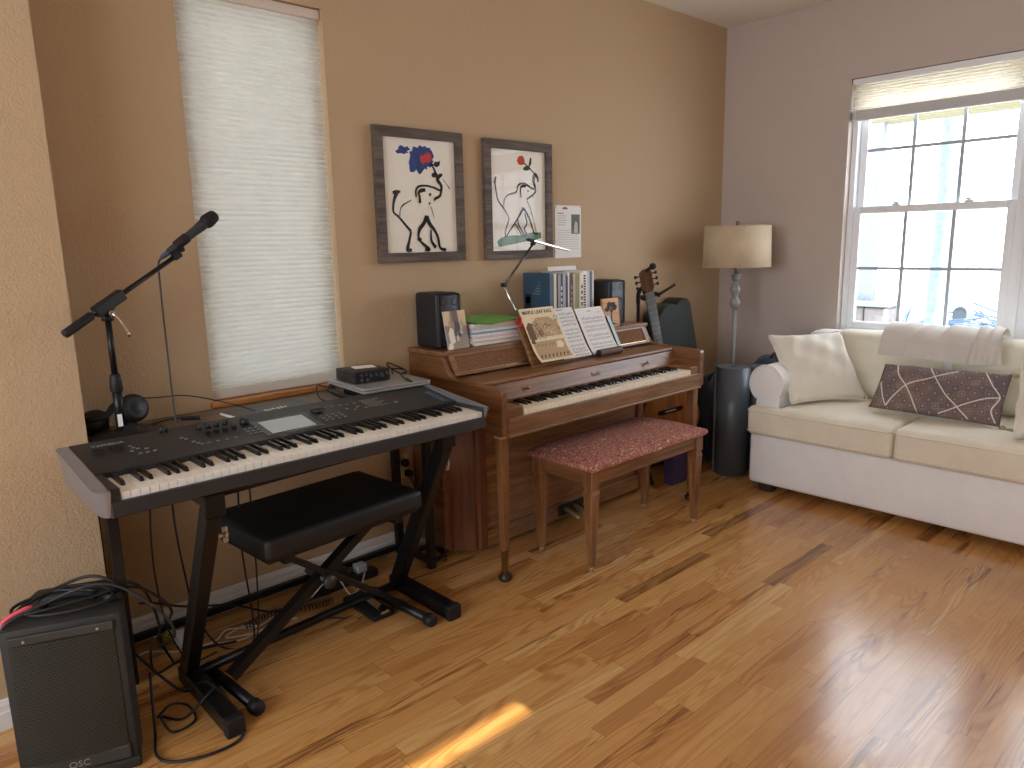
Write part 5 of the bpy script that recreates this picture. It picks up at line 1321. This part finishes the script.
for (x,y) in ((3.80,1.955),(3.80,.545),(4.48,1.955),(4.48,.545)):
    b = MB(); b.hexa([(x-.03,y-.035,0),(x+.03,y-.035,0),(x+.03,y+.035,0),(x-.03,y+.035,0),(x-.04,y-.045,.05),(x+.04,y-.045,.05),(x+.04,y+.045,.05),(x-.04,y+.045,.05)],.004); put('foot', b, plain('dark_foot', (58,42,32), .5), t)

def pillow_fn(BL,BR,TR,TL,thick,pinch=.07,seed=0,ear=.0):
    BL,BR,TR,TL = map(V,(BL,BR,TR,TL)); n = (BR-BL).cross(TL-BL).normalized(); rr = random.Random(seed); ph = [rr.uniform(0,6) for _ in range(4)]
    def f(u,v,side=1,lift=0):
        a,c_ = 2*u-1,2*v-1
        a2 = a*(1-pinch*(1-c_*c_)*abs(a)); c2 = c_*(1-pinch*(1-a*a)*abs(c_))
        uu,vv = (a2+1)/2,(c2+1)/2
        p = BL*(1-uu)*(1-vv)+BR*uu*(1-vv)+TR*uu*vv+TL*(1-uu)*vv
        h = thick*(max(0,(1-a**2)*(1-c_**2)))**.48
        wr = .006*math.sin(7*a+3*c_+ph[0])*math.sin(5*c_-2*a+ph[1])+.004*math.sin(13*a-6*c_+ph[2])
        return p+n*side*(h+wr*min(1,h/.02)+lift)
    M_ = basis((BL+BR+TR+TL)/4, BR-BL, TL-BL)
    return f, M_
def pillow(name, cs, thick, mat, label, seed, pinch=.07, piping=None):
    f, M_ = pillow_fn(*cs,thick,pinch,seed)
    t = thing(name, None, label, 'pillow', frame=M_)
    b = MB(); b.grid(lambda u,v: f(u,v,1),28,28); b.grid(lambda u,v: f(1-u,v,-1),28,28)
    bmesh.ops.remove_doubles(b.bm, verts=b.bm.verts[:], dist=1e-4); put('cover', b, mat, t)
    e = [(k/8,0) for k in range(8)]+[(1,k/8) for k in range(8)]+[(1-k/8,1) for k in range(8)]+[(0,1-k/8) for k in range(8)]
    if piping: bb = MB(); bb.tube([f(*q) for q in e],.004,6,closed=True,sub=3); put('piping', bb, piping, t)
    return t, f
PIL = fabric('ivory_pillow_linen', (232,227,214), .05, 500, .9, .3)
pillow('throw_pillow', ((3.815,1.845,.525),(4.175,1.585,.53),(4.19,1.765,.895),(3.935,2.06,.872)), .085, PIL, 'ivory square pillow propped against the left sofa arm', 2, .06, PIL)
pillow('throw_pillow', ((3.80,.80,.52),(4.06,.60,.52),(4.13,.60,.86),(3.92,.82,.84)), .08, PIL, 'ivory pillow at the right end of the sofa, cut by the frame', 5, .06, PIL)
K = N('kilim_patchwork'); v_ = K.obj(); mpn = K.n('ShaderNodeMapping'); K.t.links.new(v_, mpn.inputs[0]); mpn.inputs['Rotation'].default_value = (0,0,.62); mpn.inputs['Scale'].default_value=(1,1,1)
sp = K.n('ShaderNodeSeparateXYZ'); K.t.links.new(mpn.outputs[0], sp.inputs[0])
def cell(w): return K.math('FLOOR',K.math('DIVIDE',sp.outputs[0],w)), K.math('FLOOR',K.math('DIVIDE',sp.outputs[1],w))
cx,cy = cell(.115); cbx = K.n('ShaderNodeCombineXYZ'); K.t.links.new(cx,cbx.inputs[0]); K.t.links.new(cy,cbx.inputs[1])
wn = K.n('ShaderNodeTexWhiteNoise'); K.t.links.new(cbx.outputs[0], wn.inputs['Vector'])
base = K.ramp(wn.outputs[0],[(.0,(122,102,92)),(.25,(84,80,92)),(.5,(134,110,98)),(.7,(74,80,104)),(.9,(116,90,82))])
def fr(o,w): return K.math('ABSOLUTE',K.math('SUBTRACT',K.math('FRACT',K.math('DIVIDE',o,w)),.5))
dm = K.math('ADD',fr(sp.outputs[0],.040),fr(sp.outputs[1],.040))
def band(lo,hi): return K.math('MULTIPLY',K.math('GREATER_THAN',dm,lo),K.math('LESS_THAN',dm,hi))
cx2,cy2 = cell(.040); cb2 = K.n('ShaderNodeCombineXYZ'); K.t.links.new(cx2,cb2.inputs[0]); K.t.links.new(cy2,cb2.inputs[1])
w2_ = K.n('ShaderNodeTexWhiteNoise'); K.t.links.new(cb2.outputs[0], w2_.inputs['Vector'])
mot = K.ramp(w2_.outputs[0],[(.0,(150,122,104)),(.25,(96,88,106)),(.45,(130,82,72)),(.65,(72,80,106)),(.85,(160,140,124))])
base = K.mix(K.math('MULTIPLY',band(.34,.56),.8), base, mot); base = K.mix(K.math('MULTIPLY',band(.24,.34),.8), base, lin((40,34,42)))
base = K.mix(K.math('MULTIPLY',K.math('LESS_THAN',dm,.17),.8), base, lin((186,158,136)))
st = K.math('GREATER_THAN',K.math('FRACT',K.math('DIVIDE',sp.outputs[1],.010)),.6); base = K.mix(K.math('MULTIPLY',st,.25), base, lin((30,26,30)))
nz = K.noise(v_,190,3,.7); base = K.mix(K.math('MULTIPLY',nz,.6), base, lin((156,138,130)))
K.set(Base_Color=base,Roughness=.95); K.bump(nz,.5,.003)
kc = ((3.955,1.49,.535),(3.965,.893,.525),(4.07,.885,.765),(4.09,1.470,.752))
t, f = pillow('kilim_pillow', kc, .055, K.m, 'long patterned kilim pillow with white zigzag stitching and tassels', 9, .02)
b = MB()
for ln in ([(.12,.97),(.17,.72),(.26,.5),(.33,.28),(.40,.02)],[(.14,.06),(.26,.5),(.45,.72),(.62,.93)],[(.40,.96),(.48,.7),(.58,.42),(.69,.2),(.78,.03)],[(.56,.04),(.69,.2),(.85,.42),(.97,.5)],[(.82,.96),(.90,.7),(.97,.5),(.93,.25),(.97,.04)],[(.03,.55),(.08,.3),(.14,.06)]):
    P = spline([(q[0],q[1],0) for q in ln],5)
    b.tube([f(q.x,q.y,1,.001) for q in P],.0033,6,sub=2)
put('white_stitching', b, plain('stitch_white', (226,220,212), .9), t)
TAS = plain('tassel_tan', (168,148,112), .95, var=.2, scale=200)
for q in (kc[2],kc[1]):
    b = MB(); rr = random.Random(3); c_ = V(q)+V((-.012,-.020,-.004)); b.ball(c_+V((0,.006,.002)),.015,10,8)
    for k in range(44):
        a = V((rr.uniform(-.028,.012),rr.uniform(-.070,-.020),rr.uniform(-.062,-.012))); b.tube([c_,c_+a*.55+V((0,-.012,.010)),c_+a], .0032, 5, sub=3)
    put('tassel', b, TAS, t)
# throw over the sofa back
THR = fabric('off_white_throw', (218,212,204), .05, 700, .95, .3)
path = spline([(4.172,0,.775),(4.185,0,.83),(4.205,0,.885),(4.245,0,.925),(4.32,0,.942),(4.42,0,.928),(4.50,0,.885)],6)
b = MB(); rr = random.Random(6)
def thr(u,v,e=0):
    q = path[0]+(path[-1]-path[0])*0; s_ = v*(len(path)-1); k = min(int(s_),len(path)-2); q = path[k].lerp(path[k+1],s_-k)
    y = 1.535-.555*u + .03*(1-v)*(-u*.9+.2) + .035*v*(u-.3)
    w_ = .007*math.sin(9*u+2*v)+.006*math.sin(17*u-5*v+1)+ (.030*math.exp(-((u-.78-.10*v)/.022)**2)+.026*math.exp(-((u-.88-.10*v)/.022)**2)+.024*math.exp(-((u-.97-.1*v)/.025)**2)+.014*math.exp(-((u-.22-.25*v)/.03)**2)+.010*math.exp(-((u-.45-.2*v)/.02)**2))
    top = math.sin(PI*min(1,v*1.1))
    return V((q.x-.010*0-(1-v)*(w_+e)*1.0-.004, y, q.z+ (w_+e)*top*.9 + (.012*math.sin(5*u+1))*(1-v)+(.02*(u-.3) if v<.3 else 0)*(1-v)+.006))
b.grid(lambda u,v: thr(u,v,.004),60,30); b.grid(lambda u,v: thr(1-u,v,-.004),60,30)
tag(put('throw_blanket', b, THR), 'off-white throw blanket draped over the back of the sofa', 'blanket')

# ------------------------------------------------------------------ light, world, camera
wd = bpy.data.worlds.new('sky'); sc.world = wd; wd.use_nodes = True
bg = wd.node_tree.nodes['Background']; bg.inputs[0].default_value = (.87,.945,1.05,1); bg.inputs[1].default_value = 8.8
sun = bpy.data.lights.new('sun','SUN'); sun.energy = 26; sun.angle = math.radians(.3); sun.color = (1,.87,.64)
so = bpy.data.objects.new('sun', sun); COL.objects.link(so)
el = math.radians(22); so.rotation_euler = V((0,math.cos(el),-math.sin(el))).to_track_quat('-Z','Y').to_euler(); so.location = (0,-9,5)
def portal(name, loc, rot, sx, sy):
    l = bpy.data.lights.new(name,'AREA'); l.shape = 'RECTANGLE'; l.size = sx; l.size_y = sy; l.cycles.is_portal = True
    o = bpy.data.objects.new(name, l); COL.objects.link(o); o.location = loc; o.rotation_euler = rot
portal('end_portal', (XB-.09,(D0+D1)/2,(DZ0+DZ)/2), (0,-PI/2,0), DZ-DZ0, D1-D0)
portal('window_portal', (WX+.14,(B0+B1)/2,(BZ0+BZ1)/2), (0,PI/2,0), BZ1-BZ0, B1-B0)
portal('shade_portal', ((A0+A1)/2,WY+.148,(AZ0+AZ1)/2), (-PI/2,0,0), A1-A0, AZ1-AZ0)
cam = bpy.data.cameras.new('camera'); co = bpy.data.objects.new('camera', cam); COL.objects.link(co); sc.camera = co
cam.sensor_width = 36; cam.lens = 730.99/1024*36; cam.clip_start = .05; cam.clip_end = 200
r_ = V((0.73078144,-0.6822819,-0.02121057)); dn = V((-0.14463393,-0.1243984,-0.98163438)); fw_ = V((0.66711281,0.72042796,-0.18958915))
co.matrix_world = Matrix(((r_.x,-dn.x,-fw_.x,0),(r_.y,-dn.y,-fw_.y,0),(r_.z,-dn.z,-fw_.z,1.43),(0,0,0,1)))
vs = sc.view_settings; vs.view_transform = 'Standard'; vs.look = 'None'; vs.gamma = 1; vs.use_curve_mapping = False; vs.exposure = 0.0
sc.cycles.use_denoising = True; sc.cycles.max_bounces = 10; sc.cycles.diffuse_bounces = 6; sc.cycles.transparent_max_bounces = 12
sc.cycles.sample_clamp_indirect = 8; sc.cycles.caustics_reflective = False; sc.cycles.caustics_refractive = False
